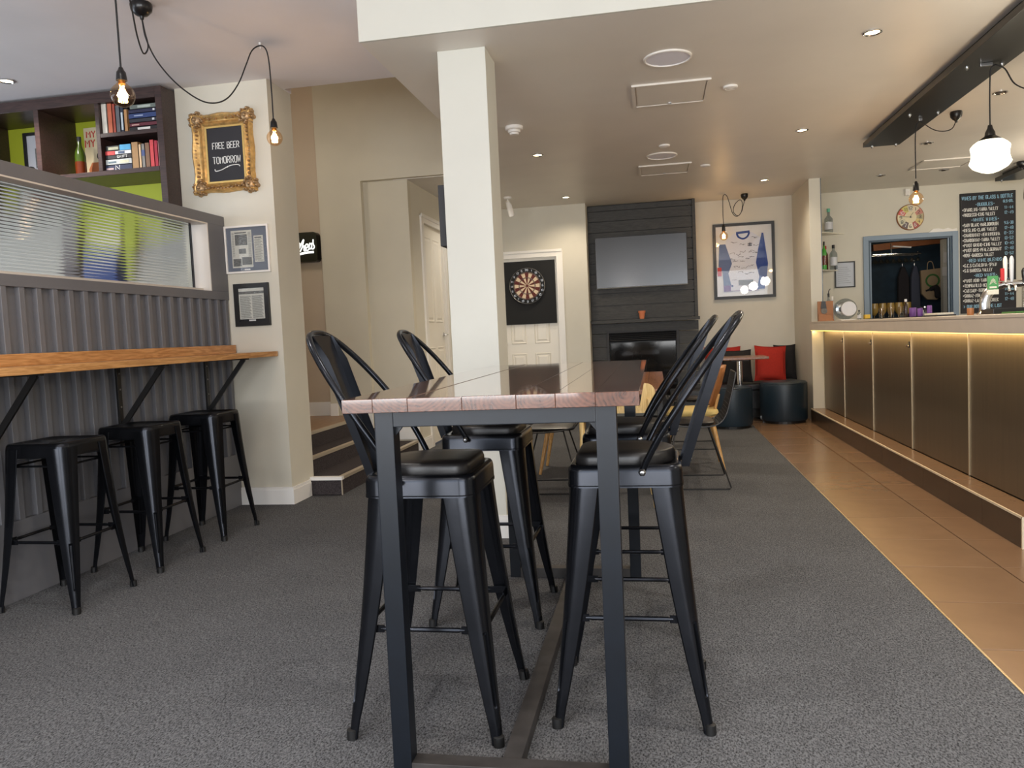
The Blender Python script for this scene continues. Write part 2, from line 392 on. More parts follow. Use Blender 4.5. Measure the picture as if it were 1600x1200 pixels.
def write(s, x, z, h, y, m, parent, name='lettering', width=None, r=.06, jit=.03, slant=0., rise=0., thick=.0012, align='l', root=None):
    """chalk strokes on a plane facing -Y"""
    st, wd = strokes(s, 1, jit); kx = h if width is None else width/max(wd-.2, .1)
    if align == 'c': x = x-(wd-.2)*kx/2
    b = MB(root or parent)
    for p in st:
        q = [Vector((x+(a+slant*c)*kx, y, z+c*h+rise*(a*kx))) for a, c in p]
        if len(q) == 2 and (q[0]-q[1]).length < 1e-6: continue
        vs = []
        for i, v in enumerate(q):
            d = (q[min(i+1, len(q)-1)]-q[max(i-1, 0)]); d.normalize(); n = Vector((-d.z, 0, d.x))*h*r
            e = d*h*r*.5*(-1 if i == 0 else 1 if i == len(q)-1 else 0)
            vs += [v+n+e, v-n+e, v+n+e+Vector((0, thick, 0)), v-n+e+Vector((0, thick, 0))]
        fs = []
        for i in range(len(q)-1):
            a = 4*i; fs += [(a, a+1, a+5, a+4), (a, a+4, a+6, a+2), (a+1, a+3, a+7, a+5)]
        b.add(vs, fs)
    return b.build(name, m, parent)
# ================================================================ THE ROOM
CEIL, HIGH = 2.727, 3.01
f = struct(B(-6.6, 5.3, -3, 12.6, -.12, -.02).build('floor', 'grout'))
cp = MB(); cp.prism([(-6.5, -3), (1.052, -3), (1.052, 10.5), (-2.36, 10.5), (-2.36, 5.54), (-6.5, 5.54)], -.02, 0, 'xy'); cp.build('carpet', 'carpet', f)
struct(B(1.052, 1.06, -3, 9.93, -.02, .003).build('trim_1', 'trim_metal'))
def tiles(x0, x1, ys, z0, z1, nm, m, parent, g=.006):
    cache = {}
    for i in range(len(ys)-1):
        a, b = ys[i], ys[i+1]; key = round(b-a, 4)
        c = Vector(((x0+x1)/2, (a+b)/2, z1))
        if key not in cache:
            cache[key] = MB(off=c).box(x0+g/2, x1-g/2, a+g/2, b-g/2, z0, z1).build(nm, m, parent, bevel=.0012, bseg=1); o = cache[key]
        else:
            o = cache[key].copy(); COL.objects.link(o); o.parent = parent
        o.location = c
P = .4775
ys = [2.87+P*k for k in range(-11, 16)]
tiles(1.06, 1.505, ys, -.02, 0, 'tile', 'tile', f)
tiles(1.505, 1.95, ys, -.02, 0, 'tile', 'tile', f)
tiles(1.052, 1.505, [10.032, 10.48], -.02, 0, 'tile', 'tile', f); tiles(1.505, 1.745, [10.032, 10.48], -.02, 0, 'tile', 'tile', f)
struct(B(1.95, 5.3, -3, 12.6, -.02, 0).build('floor_bar', 'bar_dark'))

# ceilings
ch = MB(); ch.prism([(-6.6, -3.1), (5.3, -3.1), (5.3, 4.09), (-1.485, 4.09), (-1.485, 5.5), (-2.6, 5.5), (-2.6, 5.62), (-6.6, 5.62)], HIGH, HIGH+.12, 'xy')
struct(ch.build('ceiling', 'ceiling_white'))
cl = MB(); cl.prism([(-1.485, 4.09), (5.3, 4.09), (5.3, 10.62), (-2.5, 10.62), (-2.5, 7.6), (-1.485, 7.6)], CEIL, HIGH-.002, 'xy')
struct(cl.build('ceiling_low', 'ceiling_paint'))
fb = B(-1.485, 5.3, 4.07, 4.089, CEIL, HIGH); struct(fb.build('trim_2', 'wall_white'))

# walls
def W(name, m, *boxes):
    b = MB()
    for q in boxes: b.box(*q)
    return struct(b.build(name, m))
W('wall_left', 'wall_plain', (-6.6, -6.5, -3.1, -1.3, 0, 3.01), (-6.6, -6.5, 1.3, 2.1, 0, 3.01), (-6.6, -6.5, 4.7, 5.47, 0, 3.01), (-6.6, -6.5, -1.3, 1.3, 0, .9), (-6.6, -6.5, -1.3, 1.3, 2.6, 3.01), (-6.6, -6.5, 2.1, 4.7, 0, .9), (-6.6, -6.5, 2.1, 4.7, 2.6, 3.01))
W('wall_rear', 'wall_plain', (-6.6, -3.95, -3.1, -3, 0, 3.01), (-.65, -.05, -3.1, -3, 0, 3.01), (3.25, 5.3, -3.1, -3, 0, 3.01), (-3.95, -.65, -3.1, -3, 0, .6), (-3.95, -.65, -3.1, -3, 2.7, 3.01), (-.05, 3.25, -3.1, -3, 0, .6), (-.05, 3.25, -3.1, -3, 2.7, 3.01))
W('wall_green', 'wall_green', (-4.33, -3.321, 5.47, 5.62, 2.06, 3.01), (-6.6, -4.33, 5.47, 5.62, 2.42, 3.01))
W('wall_booth', 'wall_plain', (-4.33, -3.321, 5.47, 5.62, 0, 2.06), (-6.6, -4.33, 5.47, 5.62, 0, 2.42))
W('wall_nib', 'wall_cream', (-3.32, -2.61, 5.25, 5.62, 0, 3.01))
W('wall_right', 'wall_cream', (5.2, 5.3, -3.1, 12.6, 0, 3.01))
W('wall_stair_left', 'wall_tan', (-4.5, -4.4, 5.62, 7.7, 0, 4.2), (-4.5, -2.6, 5.5, 5.62, 3.13, 4.2))
W('wall_stair_back', 'wall_tan', (-4.5, -3.27, 7.6, 7.7, 0, 4.2))
W('wall_stair_panel', 'stair_cream', (-3.27, -2.82, 7.54, 7.7, 0, 4.2), (-2.82, -1.385, 7.54, 7.7, 2.733, 4.2))
W('wall_niche', 'stair_cream', (-2.82, -2.36, 7.61, 7.7, 0, 2.733))
W('wall_stair_top', 'wall_tan', (-1.485, -1.385, 4.2, 7.54, HIGH, 4.2), (-2.6, -1.485, 5.5, 5.6, 3.13, 4.2))
W('ceiling_stair', 'ceiling_white', (-4.5, -1.385, 5.5, 7.7, 4.2, 4.3))
W('wall_corridor', 'wall_cream', (-2.46, -2.36, 7.7, 8.06, 0, CEIL), (-2.46, -2.36, 8.86, 10, 0, CEIL), (-2.46, -2.36, 8.06, 8.86, 2.36, CEIL))
W('wall_far_left', 'wall_cream', (-2.46, -1.93, 9.9, 10.05, 0, CEIL), (-1.18, -.795, 9.9, 10.62, 0, CEIL), (-1.93, -1.18, 9.9, 10.05, 2.1, CEIL))
W('wall_far', 'wall_cream', (-.795, 1.865, 10.48, 10.6, 0, CEIL))
W('wall_bar_end', 'wall_cream', (1.745, 1.865, 9.37, 10.48, 0, CEIL))
W('wall_bar_back', 'wall_cream', (1.865, 2.6, 10.5, 10.62, 0, CEIL), (3.64, 5.2, 10.5, 10.62, 0, CEIL), (2.6, 3.64, 10.5, 10.62, 2.14, CEIL))
W('wall_store', 'wall_teal', (2.2, 5.2, 12.4, 12.5, 0, CEIL), (2.1, 2.2, 10.62, 12.5, 0, CEIL)); W('ceiling_store', 'bar_dark', (2.1, 5.2, 10.62, 12.6, CEIL, CEIL+.1))
B(1.862, 1.869, 9.372, 9.40, 1.14, CEIL-.002); 
struct(B(1.8655, 1.874, 9.372, 9.43, 1.137, CEIL-.002).build('trim_3', 'mirror_edge'))
# column
struct(B(-1.13, -.86, 4.33, 4.6, 0, CEIL).build('column', 'wall_white', bevel=.004))
def skirting(n, *segs):
    b = MB()
    for (x0, x1, y0, y1, z0, z1) in segs: b.box(x0, x1, y0, y1, z0, z1-.02).box(x0+.003, x1-.003, y0+.003, y1-.003, z1-.02, z1)
    return struct(b.build('baseboard_'+n, 'skirt'))
skirting('column', (-1.148, -.842, 4.312, 4.33, 0, .13), (-.86, -.842, 4.33, 4.6, 0, .13), (-1.148, -1.13, 4.33, 4.6, 0, .13))
skirting('nib', (-3.02, -2.592, 5.232, 5.25, 0, .125), (-2.61, -2.592, 5.25, 5.535, 0, .125))
skirting('stair', (-3.9, -3.27, 7.585, 7.6, .4, .545), (-3.27, -3.19, 7.525, 7.54, .37, .53))
skirting('stair_mid', (-3.02, -2.822, 7.525, 7.54, .26, .42), (-2.59, -2.36, 7.595, 7.61, .14, .26))
skirting('corridor', (-2.36, -2.342, 7.53, 8.03, 0, .13), (-2.36, -2.342, 8.92, 9.9, 0, .13))
skirting('far', (-2.34, -1.95, 9.88, 9.9, 0, .13), (-1.1, -.8, 9.88, 9.9, 0, .13))

# stairs: three carpeted steps rising to the left
st = struct(B(-4.4, -2.37, 5.63, 7.59, -.02, 0).build('stairs', 'stair_carpet'))
for x1, z in ((-2.36, .135), (-2.64, .27), (-2.87, .405)):
    y0 = 5.56 if z < .2 else 5.625
    B(-3.2 if z < .4 else -4.38, x1, y0, 7.52 if z < .2 else 7.59, z-.135, z-.012).build('riser', 'stair_carpet', st)
    B(-3.2 if z < .4 else -4.38, x1-.035, y0+.03, 7.52 if z < .2 else 7.59, z-.012, z).build('tread', 'stair_carpet' if z < .4 else 'landing_wood', st)
    B(x1-.036, x1+.006, y0+.03, 7.52, z-.02, z+.003).build('nosing', 'nosing', st)
B(-2.62, -2.354, 5.548, 5.592, .113, .138).build('nosing', 'skirt', st)
B(-2.362, -2.354, 5.55, 5.56, 0, .113).build('corner_trim', 'nosing', st)

# ---- door_2: panelled door with dartboard
def panel_door(name, x0, x1, y, z1, face, off):
    """six panel leaf in the xz plane facing -Y"""
d2 = struct(B(-1.93, -1.18, 9.925, 9.955, .005, 2.1).build('door_2', 'door_white'))
fr = MB()
for a, b_, c, d in ((-1.18, -1.105, 0, 2.18), (-2.0, -1.93, 0, 2.18)): fr.box(a, b_, 9.882, 9.9, c, d)
fr.box(-1.93, -1.18, 9.882, 9.9, 2.1, 2.18); fr.build('door_frame', 'gloss_white', d2)
f2 = MB().box(-1.18, -1.165, 9.875, 9.9, 0, 2.1).box(-2.0, -1.105, 9.87, 9.882, 2.16, 2.19).box(-1.12, -1.1, 9.87, 9.882, 0, 2.16); f2.build('frame_moulding', 'gloss_white', d2)
def raised(x0, x1, y, z0, z1, parent, nm='panel', m='door_white', plane='x'):
    b = MB(); t = .02
    def R(a0, a1, c0, c1, dep):
        return [(a0, c0), (a1, c0), (a1, c1), (a0, c1)], dep
    rings = [(0, 0), (t*.5, -.008), (t, -.002), (t+.012, -.002), (t+.03, -.009)]
    vs = []; fs = []
    for i, (ins, d) in enumerate(rings):
        for (p, q) in ((x0+ins, z0+ins), (x1-ins, z0+ins), (x1-ins, z1-ins), (x0+ins, z1-ins)):
            vs.append((p, y+d, q) if plane == 'x' else (y-d, p, q))
        if i:
            for k in range(4): fs.append(((i-1)*4+k, (i-1)*4+(k+1) % 4, i*4+(k+1) % 4, i*4+k))
    n = 4*(len(rings)-1); fs.append((n, n+1, n+2, n+3))
    return b.add(vs, fs).build(nm, m, parent)
for x0, x1 in ((-1.80, -1.605), (-1.50, -1.30)):
    for z0, z1 in ((1.6, 1.95), (1.02, 1.5), (.2, .90)): raised(x0, x1, 9.925, z0, z1, d2)
MB().lathe([(0, 0), (.012, 0), (.012, .03), (.026, .04), (.026, .065), (0, .07)], (-1.87, 9.925, 1.02), 14, 'y').build('door_handle', 'chrome', d2, smooth=True)
# ---- door_1 on the corridor wall, facing +X
d1 = struct(B(-2.41, -2.385, 8.06, 8.86, .01, 2.36).build('door_1', 'door_white'))
MB().box(-2.36, -2.34, 7.98, 8.06, 0, 2.43).box(-2.36, -2.34, 8.86, 8.94, 0, 2.43).box(-2.36, -2.34, 8.06, 8.86, 2.36, 2.43).box(-2.385, -2.36, 8.06, 8.075, 0, 2.36).box(-2.385, -2.36, 8.845, 8.86, 0, 2.36).box(-2.34, -2.33, 7.965, 8.955, 2.41, 2.445).build('door_frame', 'gloss_white', d1)
for y0, y1 in ((8.14, 8.42), (8.50, 8.78)):
    for z0, z1 in ((1.32, 2.24), (.25, 1.05)): raised(y0, y1, -2.385, z0, z1, d1, plane='y')
MB().lathe([(.028, 0), (.028, .008), (.011, .012), (.011, .045)], (-2.385, 8.79, 1.18), 14, 'x').tube([(-2.335, 8.79, 1.18), (-2.335, 8.70, 1.18)], .009, 8).build('door_handle', 'chrome', d1, smooth=True)
# ---- doorway behind the bar
d3 = struct(MB().box(2.6, 2.66, 10.505, 10.615, 0, 2.14).box(3.58, 3.64, 10.505, 10.615, 0, 2.14).box(2.66, 3.58, 10.505, 10.615, 2.08, 2.14).build('door_3', 'frame_blue_dark'))
MB().box(2.58, 2.64, 10.475, 10.5, 0, 2.155).box(3.6, 3.665, 10.475, 10.5, 0, 2.155).box(2.64, 3.6, 10.475, 10.5, 2.1, 2.155).build('door_frame', 'frame_blue', d3, bevel=.004)
MB().box(2.665, 2.68, 10.52, 10.54, 0, 2.08).box(3.56, 3.575, 10.52, 10.54, 0, 2.08).build('door_stop', 'frame_blue', d3)

# street windows behind the camera (frames and glass)
def window(n, x0, x1, z0, z1, k=3):
    b = MB().box(x0, x1, -3.08, -3.02, z0, z0+.06).box(x0, x1, -3.08, -3.02, z1-.06, z1)
    for i in range(k+1):
        x = x0+(x1-x0-.06)*i/k; b.box(x, x+.06, -3.08, -3.02, z0+.06, z1-.06)
    return struct(b.build('window_%d' % n, 'gloss_white'))
window(1, -3.95, -.65, .6, 2.7); window(2, -.05, 3.25, .6, 2.7)
for n, y0, y1 in ((3, -1.3, 1.3), (4, 2.1, 4.7)):
    struct(MB().box(-6.58, -6.52, y0, y1, .9, .96).box(-6.58, -6.52, y0, y1, 2.54, 2.6).box(-6.58, -6.52, y0, y0+.06, .96, 2.54).box(-6.58, -6.52, y1-.06, y1, .96, 2.54).build('window_%d' % n, 'gloss_white'))

# ================================================================ CHIMNEY WALL
fp = T('fireplace', 'charcoal timber-clad fireplace with mantel shelf and glass-fronted heater', 'fireplace', (-.13, 10.3, 0))
b = MB(fp); b.box(-.793, .50, 10.18, 10.2, 1.27, 2.72)
B(-.793, .47, 10.18, 10.478, 1.27, 2.72, fp).build('backing', 'black_paint')
edges = [2.716, 2.648, 2.519, 2.381, 2.25, 2.12, 1.99, 1.86, 1.73, 1.608, 1.453, 1.272]
cache = {}
for i in range(len(edges)-1):
    o = B(-.79, .505, 10.155, 10.18, edges[i+1]+.003, edges[i]-.003, fp).build('plank', 'fire_plank', bevel=.002, bseg=1)
MB(fp).box(.505, .545, 10.14, 10.478, 1.272, 2.722).build('edge_trim', 'fire_plank', bevel=.003)
B(-.793, .56, 10.06, 10.18, 1.23, 1.27, fp).build('mantel', 'fire_plank', bevel=.003)
lo = [1.226, 1.10, .93, .76, .59, .42, .25, .08]
for i in range(len(lo)-1):
    z0, z1 = lo[i+1]+.003, lo[i]-.003
    if i == 0: B(-.79, .545, 10.155, 10.18, z0, z1, fp).build('plank', 'fire_plank', bevel=.002, bseg=1)
    else:
        B(-.79, -.605, 10.155, 10.18, z0, z1, fp).build('plank', 'fire_plank', bevel=.002, bseg=1)
        B(.30, .545, 10.155, 10.18, z0, z1, fp).build('plank', 'fire_plank', bevel=.002, bseg=1)
MB(fp).box(-.605, -.575, 10.14, 10.18, .1, 1.13).box(.27, .30, 10.14, 10.18, .1, 1.13).box(-.575, .27, 10.14, 10.18, 1.105, 1.13).build('heater_surround', 'charcoal')
hb = MB(fp).box(-.575, .27, 10.24, 10.3, .1, 1.105).build('firebox', 'black_paint')
for k in range(5): MB(fp).bar((-.57, 10.17, 1.092-k*.023), (.265, 10.17, 1.092-k*.023), .028, .006, up=(0, .6, .8)).build('louvre', 'charcoal', fp)
B(-.56, .255, 10.16, 10.168, .3, .975, fp).build('glass_front', 'fire_glass')
B(-.56, .255, 10.15, 10.17, .1, .29, fp).build('lower_grille', 'charcoal')
tv = T('television', 'large flat television on the charcoal cladding above the mantel', 'television', (-.14, 10.12, 1.67))
B(-.705, .43, 10.085, 10.13, 1.67, 2.313, tv).build('body', 'black_satin', bevel=.004)
B(-.697, .422, 10.081, 10.086, 1.682, 2.305, tv).build('screen', 'screen')
B(-.705, .43, 10.078, 10.09, 1.668, 1.678, tv).build('bezel', 'print_grey')
B(-.4, .12, 10.13, 10.155, 1.8, 2.15, tv).build('wall_bracket', 'charcoal')
pt = T('flower_pot', 'small empty terracotta pot standing on the mantel', 'pot', (-.15, 10.1, 1.27))
MB(pt).lathe([(.0, 0), (.028, 0), (.038, .075), (.044, .075), (.046, .1), (.04, .1), (.036, .06), (0, .05)], (-.15, 10.1, 1.27), 20).build('pot_body', 'terracotta', smooth=30)
MB(pt).lathe([(0, 0), (.035, .004), (.0, .008)], (-.15, 10.1, 1.352), 12).build('soil', 'dark_coat')

# ---- framed jersey
jf = T('framed_jersey', 'framed white and blue signed sports jersey on the back wall', 'picture', (1.15, 10.47, 1.47))
fx0, fx1, fz0, fz1 = .773, 1.525, 1.472, 2.424
def frame4(root, x0, x1, z0, z1, w, y0, y1, m, nm='frame', bev=.003):
    b = MB(root); o = [(x0, z0), (x1, z0), (x1, z1), (x0, z1)]; i = [(x0+w, z0+w), (x1-w, z0+w), (x1-w, z1-w), (x0+w, z1-w)]
    vs = [(p, y, q) for y in (y0, y1) for ring in (o, i) for p, q in ring]; fs = []
    for k in range(4):
        l = (k+1) % 4
        fs += [(k, l, 4+l, 4+k), (8+k, 12+k, 12+l, 8+l), (k, 8+k, 8+l, l), (4+k, 4+l, 12+l, 12+k)]
    return b.add(vs, fs).build(nm, m, root)
frame4(jf, fx0, fx1, fz0, fz1, .034, 10.44, 10.478, 'black_paint')
B(fx0+.03, fx1-.03, 10.468, 10.476, fz0+.03, fz1-.03, jf).build('mount_board', 'white_plastic')
W0, H0 = fx1-fx0, fz1-fz0
def jx(u): return fx0+u*W0
def jz(v): return fz1-v*H0
# u across, v down, read from the photograph's frame
body = [(.40, .115), (.58, .11), (.64, .13), (.76, .20), (.79, .26), (.72, .50), (.70, .535), (.78, .65), (.745, .84), (.735, .885), (.26, .90), (.255, .84), (.20, .70), (.27, .56), (.27, .53), (.22, .36), (.20, .26), (.24, .20), (.34, .135)]
jb = MB(jf).prism([(jx(u), jz(v)) for u, v in body], 10.458, 10.468).build('jersey_body', 'jersey_white')
MB(jf).prism([(jx(u), jz(v)) for u, v in [(.795, .145), (.82, .15), (.885, .55), (.86, .72), (.82, .885), (.70, .885), (.74, .72), (.69, .535), (.73, .36)]], 10.452, 10.462).build('sleeve', 'jersey_blue')
MB(jf).prism([(jx(u), jz(v)) for u, v in [(.10, .27), (.20, .27), (.30, .53), (.235, .66), (.28, .82), (.155, .82), (.145, .64), (.08, .56)]], 10.452, 10.462).build('sleeve', 'jersey_slate')
B(jx(.06), jx(.125), 10.45, 10.462, jz(.69), jz(.575), jf).build('sleeve_band', 'poster_red')
B(jx(.155), jx(.27), 10.451, 10.46, jz(.90), jz(.82), jf).build('cuff', 'purple')
MB(jf).prism([(jx(u), jz(v)) for u, v in [(.38, .115), (.60, .105), (.60, .135), (.38, .145)]], 10.45, 10.458).build('collar', 'jersey_blue')
MB(jf).tube(smoothpts([(jx(.39), 10.455, jz(.14)), (jx(.42), 10.455, jz(.185)), (jx(.49), 10.455, jz(.21)), (jx(.56), 10.455, jz(.185)), (jx(.595), 10.455, jz(.13))], 5), .011, 6).build('collar', 'jersey_blue')
B(jx(.26), jx(.73), 10.454, 10.459, jz(.90), jz(.893), jf).build('hem', 'purple')
rs = random.Random(3)
sg = MB(jf)
for (u, v) in ((.34, .25), (.47, .28), (.66, .20), (.30, .40), (.40, .42), (.48, .38), (.62, .38), (.68, .40), (.70, .30), (.37, .50), (.47, .50), (.55, .47), (.63, .45), (.38, .58), (.50, .59), (.62, .57), (.44, .65), (.55, .67), (.62, .66), (.34, .75), (.45, .45), (.31, .47)):
    p = [(jx(u)+rs.uniform(-.03, .03)*(1-abs(k-3)/6)+.01*(k-3), 10.456, jz(v)+rs.uniform(-.012, .012)) for k in range(7)]
    sg.tube(smoothpts(p, 2), .0017, 4)
sg.build('signatures', 'ink')['kind'] = 'stuff'
MB(jf).box(jx(.40), jx(.64), 10.455, 10.459, jz(.825), jz(.755)).build('print_patch', 'print_grey')
eb = MB(jf)
for dz in (0, .014, .028): eb.box(jx(.565), jx(.635), 10.455, 10.459, jz(.31)+dz, jz(.31)+dz+.008)
eb.box(jx(.595), jx(.605), 10.4545, 10.4585, jz(.315), jz(.265)); eb.build('crest', 'ink')
B(jx(.28), jx(.31), 10.455, 10.459, jz(.84), jz(.815), jf).build('hem_tag', 'jersey_blue')
B(fx0+.033, fx1-.033, 10.446, 10.4475, fz0+.033, fz1-.033, jf).build('glass', 'pane_glass')

# ---- dartboard on its black backing
db = T('dartboard_backing', 'square black backing board hung on the panelled white door', 'board', (-1.53, 9.9, 1.27))
B(-1.89, -1.205, 9.895, 9.924, 1.268, 2.062, db).build('board', 'dart_black')
dd = T('dartboard', 'round dartboard with dark and cream wedges on black backing', 'dartboard', (-1.558, 9.87, 1.749))
c = (-1.558, 9.895, 1.749)
MB(dd).lathe([(0, 0), (.224, 0), (.224, .03), (.2, .036), (0, .036)], c, 48, 'y').build('rim', 'dart_black', smooth=30)
sec = MB(dd); R_ = [.016, .097, .107, .160, .172]
for k in range(20):
    a0, a1 = (k-.5)*PI/10, (k+.5)*PI/10
    for j in range(4):
        dark = (k % 2 == 0)
        sec.cur = (2 if dark else 3) if j in (1, 3) else (0 if dark else 1)
        vs = []
        for r, a in ((R_[j], a0), (R_[j+1], a0), (R_[j+1], (a0+a1)/2), (R_[j+1], a1), (R_[j], a1), (R_[j], (a0+a1)/2)): vs.append((c[0]+r*math.sin(a), c[1]-.0375, c[2]+r*math.cos(a)))
        sec.add(vs, [(0, 1, 2, 5), (5, 2, 3, 4)])
o = sec.build('scoring_wedges', ['dart_red', 'dart_cream', 'dart_red', 'dart_ring'])
MB(dd).lathe([(0, .0), (.016, 0), (.016, .003), (0, .003)], (c[0], c[1]-.036, c[2]), 16, 'y').build('bull', 'dart_red')
wr = MB(dd)
for r in (.223, .172, .16, .107, .097): wr.tube([(c[0]+r*math.cos(k*PI/20), c[1]-.04 if r < .2 else c[1]-.036, c[2]+r*math.sin(k*PI/20)) for k in range(40)], .0012 if r < .2 else .0035, 4, True)
wr.build('wire_ring', 'wire')
for k, n in enumerate((20, 1, 18, 4, 13, 6, 10, 15, 2, 17, 3, 19, 7, 16, 8, 11, 14, 9, 12, 5)):
    a = k*PI/10; write(str(n), c[0]+.198*math.sin(a), c[2]+.198*math.cos(a)-.012, .024, c[1]-.04, 'wire', dd, 'number', r=.08, jit=0, align='c')
# ================================================================ PARTITION WITH REEDED GLASS
pa = T('room_divider', 'grey battened half-height divider with a long reeded glass window', 'divider', (-3.07, 5.2, 0))
Y0, Y1 = -1.2, 5.245
B(-3.12, -3.030, Y0, Y1, .375, 1.49, pa).build('backboard', 'partition_grey')
B(-3.12, -3.002, Y0, Y1, 0, .375, pa).build('kickboard', 'partition_grey', bevel=.003)
bat = None; k = 0
y = 5.215
while y > 1.4:
    c = Vector((-3.03, y, .9325))
    if bat is None:
        bat = MB(off=c).box(-3.032, -3.003, y-.017, y+.017, .375, 1.487).build('batten', 'partition_grey', pa, bevel=.0015, bseg=1); o = bat
    else:
        o = bat.copy(); COL.objects.link(o); o.parent = pa
    o.location = c-Vector(pa.location); y -= .1096
B(-3.14, -3.0, Y0, Y1, 1.487, 1.545, pa).build('lower_rail', 'partition_grey', bevel=.003)
B(-3.14, -3.0, Y0, Y1, 2.012, 2.08, pa).build('top_rail', 'partition_grey', bevel=.003)
B(-3.14, -3.0, 5.03, Y1, 1.545, 2.012, pa).build('end_post', 'partition_grey', bevel=.003)
B(-3.14, -3.0, -1.2, -1.06, 1.545, 2.012, pa).build('end_post', 'partition_grey', bevel=.003)
B(-3.10, -3.06, Y0+.2, 5.022, 1.545, 1.565, pa).build('glazing_bead', 'bead_white')
B(-3.12, -3.001, Y0+.14, 5.022, 2.003, 2.012, pa).build('reveal_lining', 'bead_white'); B(-3.12, -3.001, 5.022, 5.03, 1.545, 2.012, pa).build('reveal_lining', 'bead_white')
g = MB(pa); n = 25; pts = []
z0, z1 = 1.56, 2.002
for i in range(n*8+1):
    t = i/(n*8); pts.append((-3.082+.0017*abs(math.sin(PI*t*n)), z0+(z1-z0)*t))
vs = [(x, y, z) for y in (-1.05, 4.935) for x, z in pts]+[(-3.088, y, z) for y in (-1.05, 4.935) for z in (z0, z1)]
N = len(pts); fs = [(i, i+1, N+i+1, N+i) for i in range(N-1)]
a = 2*N; fs += [(a, a+2, a+3, a+1), tuple(range(N))+(a+1, a), tuple(range(2*N-1, N-1, -1))+(a+2, a+3)]
gl = g.add(vs, fs); go = gl.build('reeded_glass', 'reeded_glass', smooth=50)
B(-3.09, -3.075, 4.935, 4.945, 1.565, 2.002, pa).build('glass_edge_trim', 'charcoal')

# ---- timber counter shelf along the divider
sh = T('counter_shelf', 'orange timber drink shelf on black brackets along the grey divider', 'shelf', (-2.85, 4.0, 1.07))
B(-2.999, -2.645, 1.2, 5.232, 1.072, 1.107, sh).build('shelf_board', 'oak_shelf', bevel=.003)
B(-2.999, -2.965, 1.2, 5.232, 1.107, 1.165, sh).build('upstand', 'oak_shelf', bevel=.003)
for yb in (1.25, 2.15, 3.06, 3.98, 4.87):
    br = B(-2.999, -2.985, yb-.016, yb+.016, .62, 1.07, sh).build('bracket', 'black_paint', bevel=.002)
    MB(sh).bar((-2.98, yb, .735), (-2.71, yb, 1.066), .03, .012, up=(0, 1, 0)).build('brace', 'black_paint', br)
    B(-2.985, -2.68, yb-.016, yb+.016, 1.062, 1.071, sh).build('top_plate', 'black_paint', br)
    for zz in (.70, .84, .94, 1.03): MB(sh).lathe([(0, 0), (.006, 0), (.005, .003), (0, .004)], (-2.985, yb, zz), 8, 'x').build('screw', 'bolt', br)

# ---- booth behind the glass
b = T('booth_screen', 'tall cream panel against the wall seen blurred through the glass', 'panel', (-4.1, 5.44, 0)); B(-4.29, -3.98, 5.42, 5.468, 0, 2.05, b).build('panel_board', 'bead_white', bevel=.004)
b = T('booth_post', 'dark upright post against the wall seen blurred through the glass', 'post', (-4.38, 5.42, 0)); B(-4.43, -4.30, 5.36, 5.466, 0, 2.05, b).build('post_body', 'wenge')
b = T('green_strip', 'narrow green strip seen blurred through the right of the glass', 'panel', (-3.9, 5.44, 1.7)); B(-3.955, -3.86, 5.43, 5.468, 1.78, 2.05, b).build('panel_board', 'wall_green', bevel=.004)
bs = T('booth', 'blue booth seat seen blurred through the reeded glass', 'seat', (-3.7, 4.8, 0))
B(-3.78, -3.52, 4.75, 4.85, .45, 1.78, bs).build('seat_back', 'blue_seat', bevel=.02); B(-3.78, -3.52, 4.3, 4.75, 0, .5, bs).build('seat_base', 'blue_seat', bevel=.02)
bs = T('booth', 'olive booth seat seen blurred through the left part of the reeded glass', 'seat', (-4.9, 3.4, 0))
B(-5.6, -4.5, 3.3, 3.42, .45, 1.62, bs).build('seat_back', 'olive', bevel=.02); B(-5.6, -4.5, 2.75, 3.3, 0, .5, bs).build('seat_base', 'dark_coat', bevel=.02)

# ================================================================ BOOKCASE
bk = T('bookcase', 'dark brown open bookcase high on the green wall', 'bookcase', (-4.3, 5.28, 2.06))
F_, K_ = 5.09, 5.468
def bb(x0, x1, z0, z1, nm, y0=F_): return B(x0, x1, y0, K_, z0, z1, bk).build(nm, 'wenge', bevel=.002, bseg=1)
bb(-3.372, -3.322, 2.06, 2.99, 'side_panel'); bb(-5.6, -3.372, 2.915, 2.99, 'top_board')
bb(-3.85, -3.818, 2.442, 2.915, 'divider'); bb(-4.345, -4.306, 2.442, 2.915, 'divider'); bb(-4.94, -4.9, 2.442, 2.915, 'divider'); bb(-5.6, -5.56, 2.06, 2.915, 'side_panel')
bb(-3.818, -3.372, 2.673, 2.702, 'shelf_board'); bb(-5.56, -3.372, 2.408, 2.442, 'shelf_board')
for x0, x1, z0, z1 in ((-3.818, -3.372, 2.442, 2.673), (-3.818, -3.372, 2.702, 2.915)): B(x0, x1, 5.40, 5.41, z0, z1, bk).build('back_panel', 'black_paint')
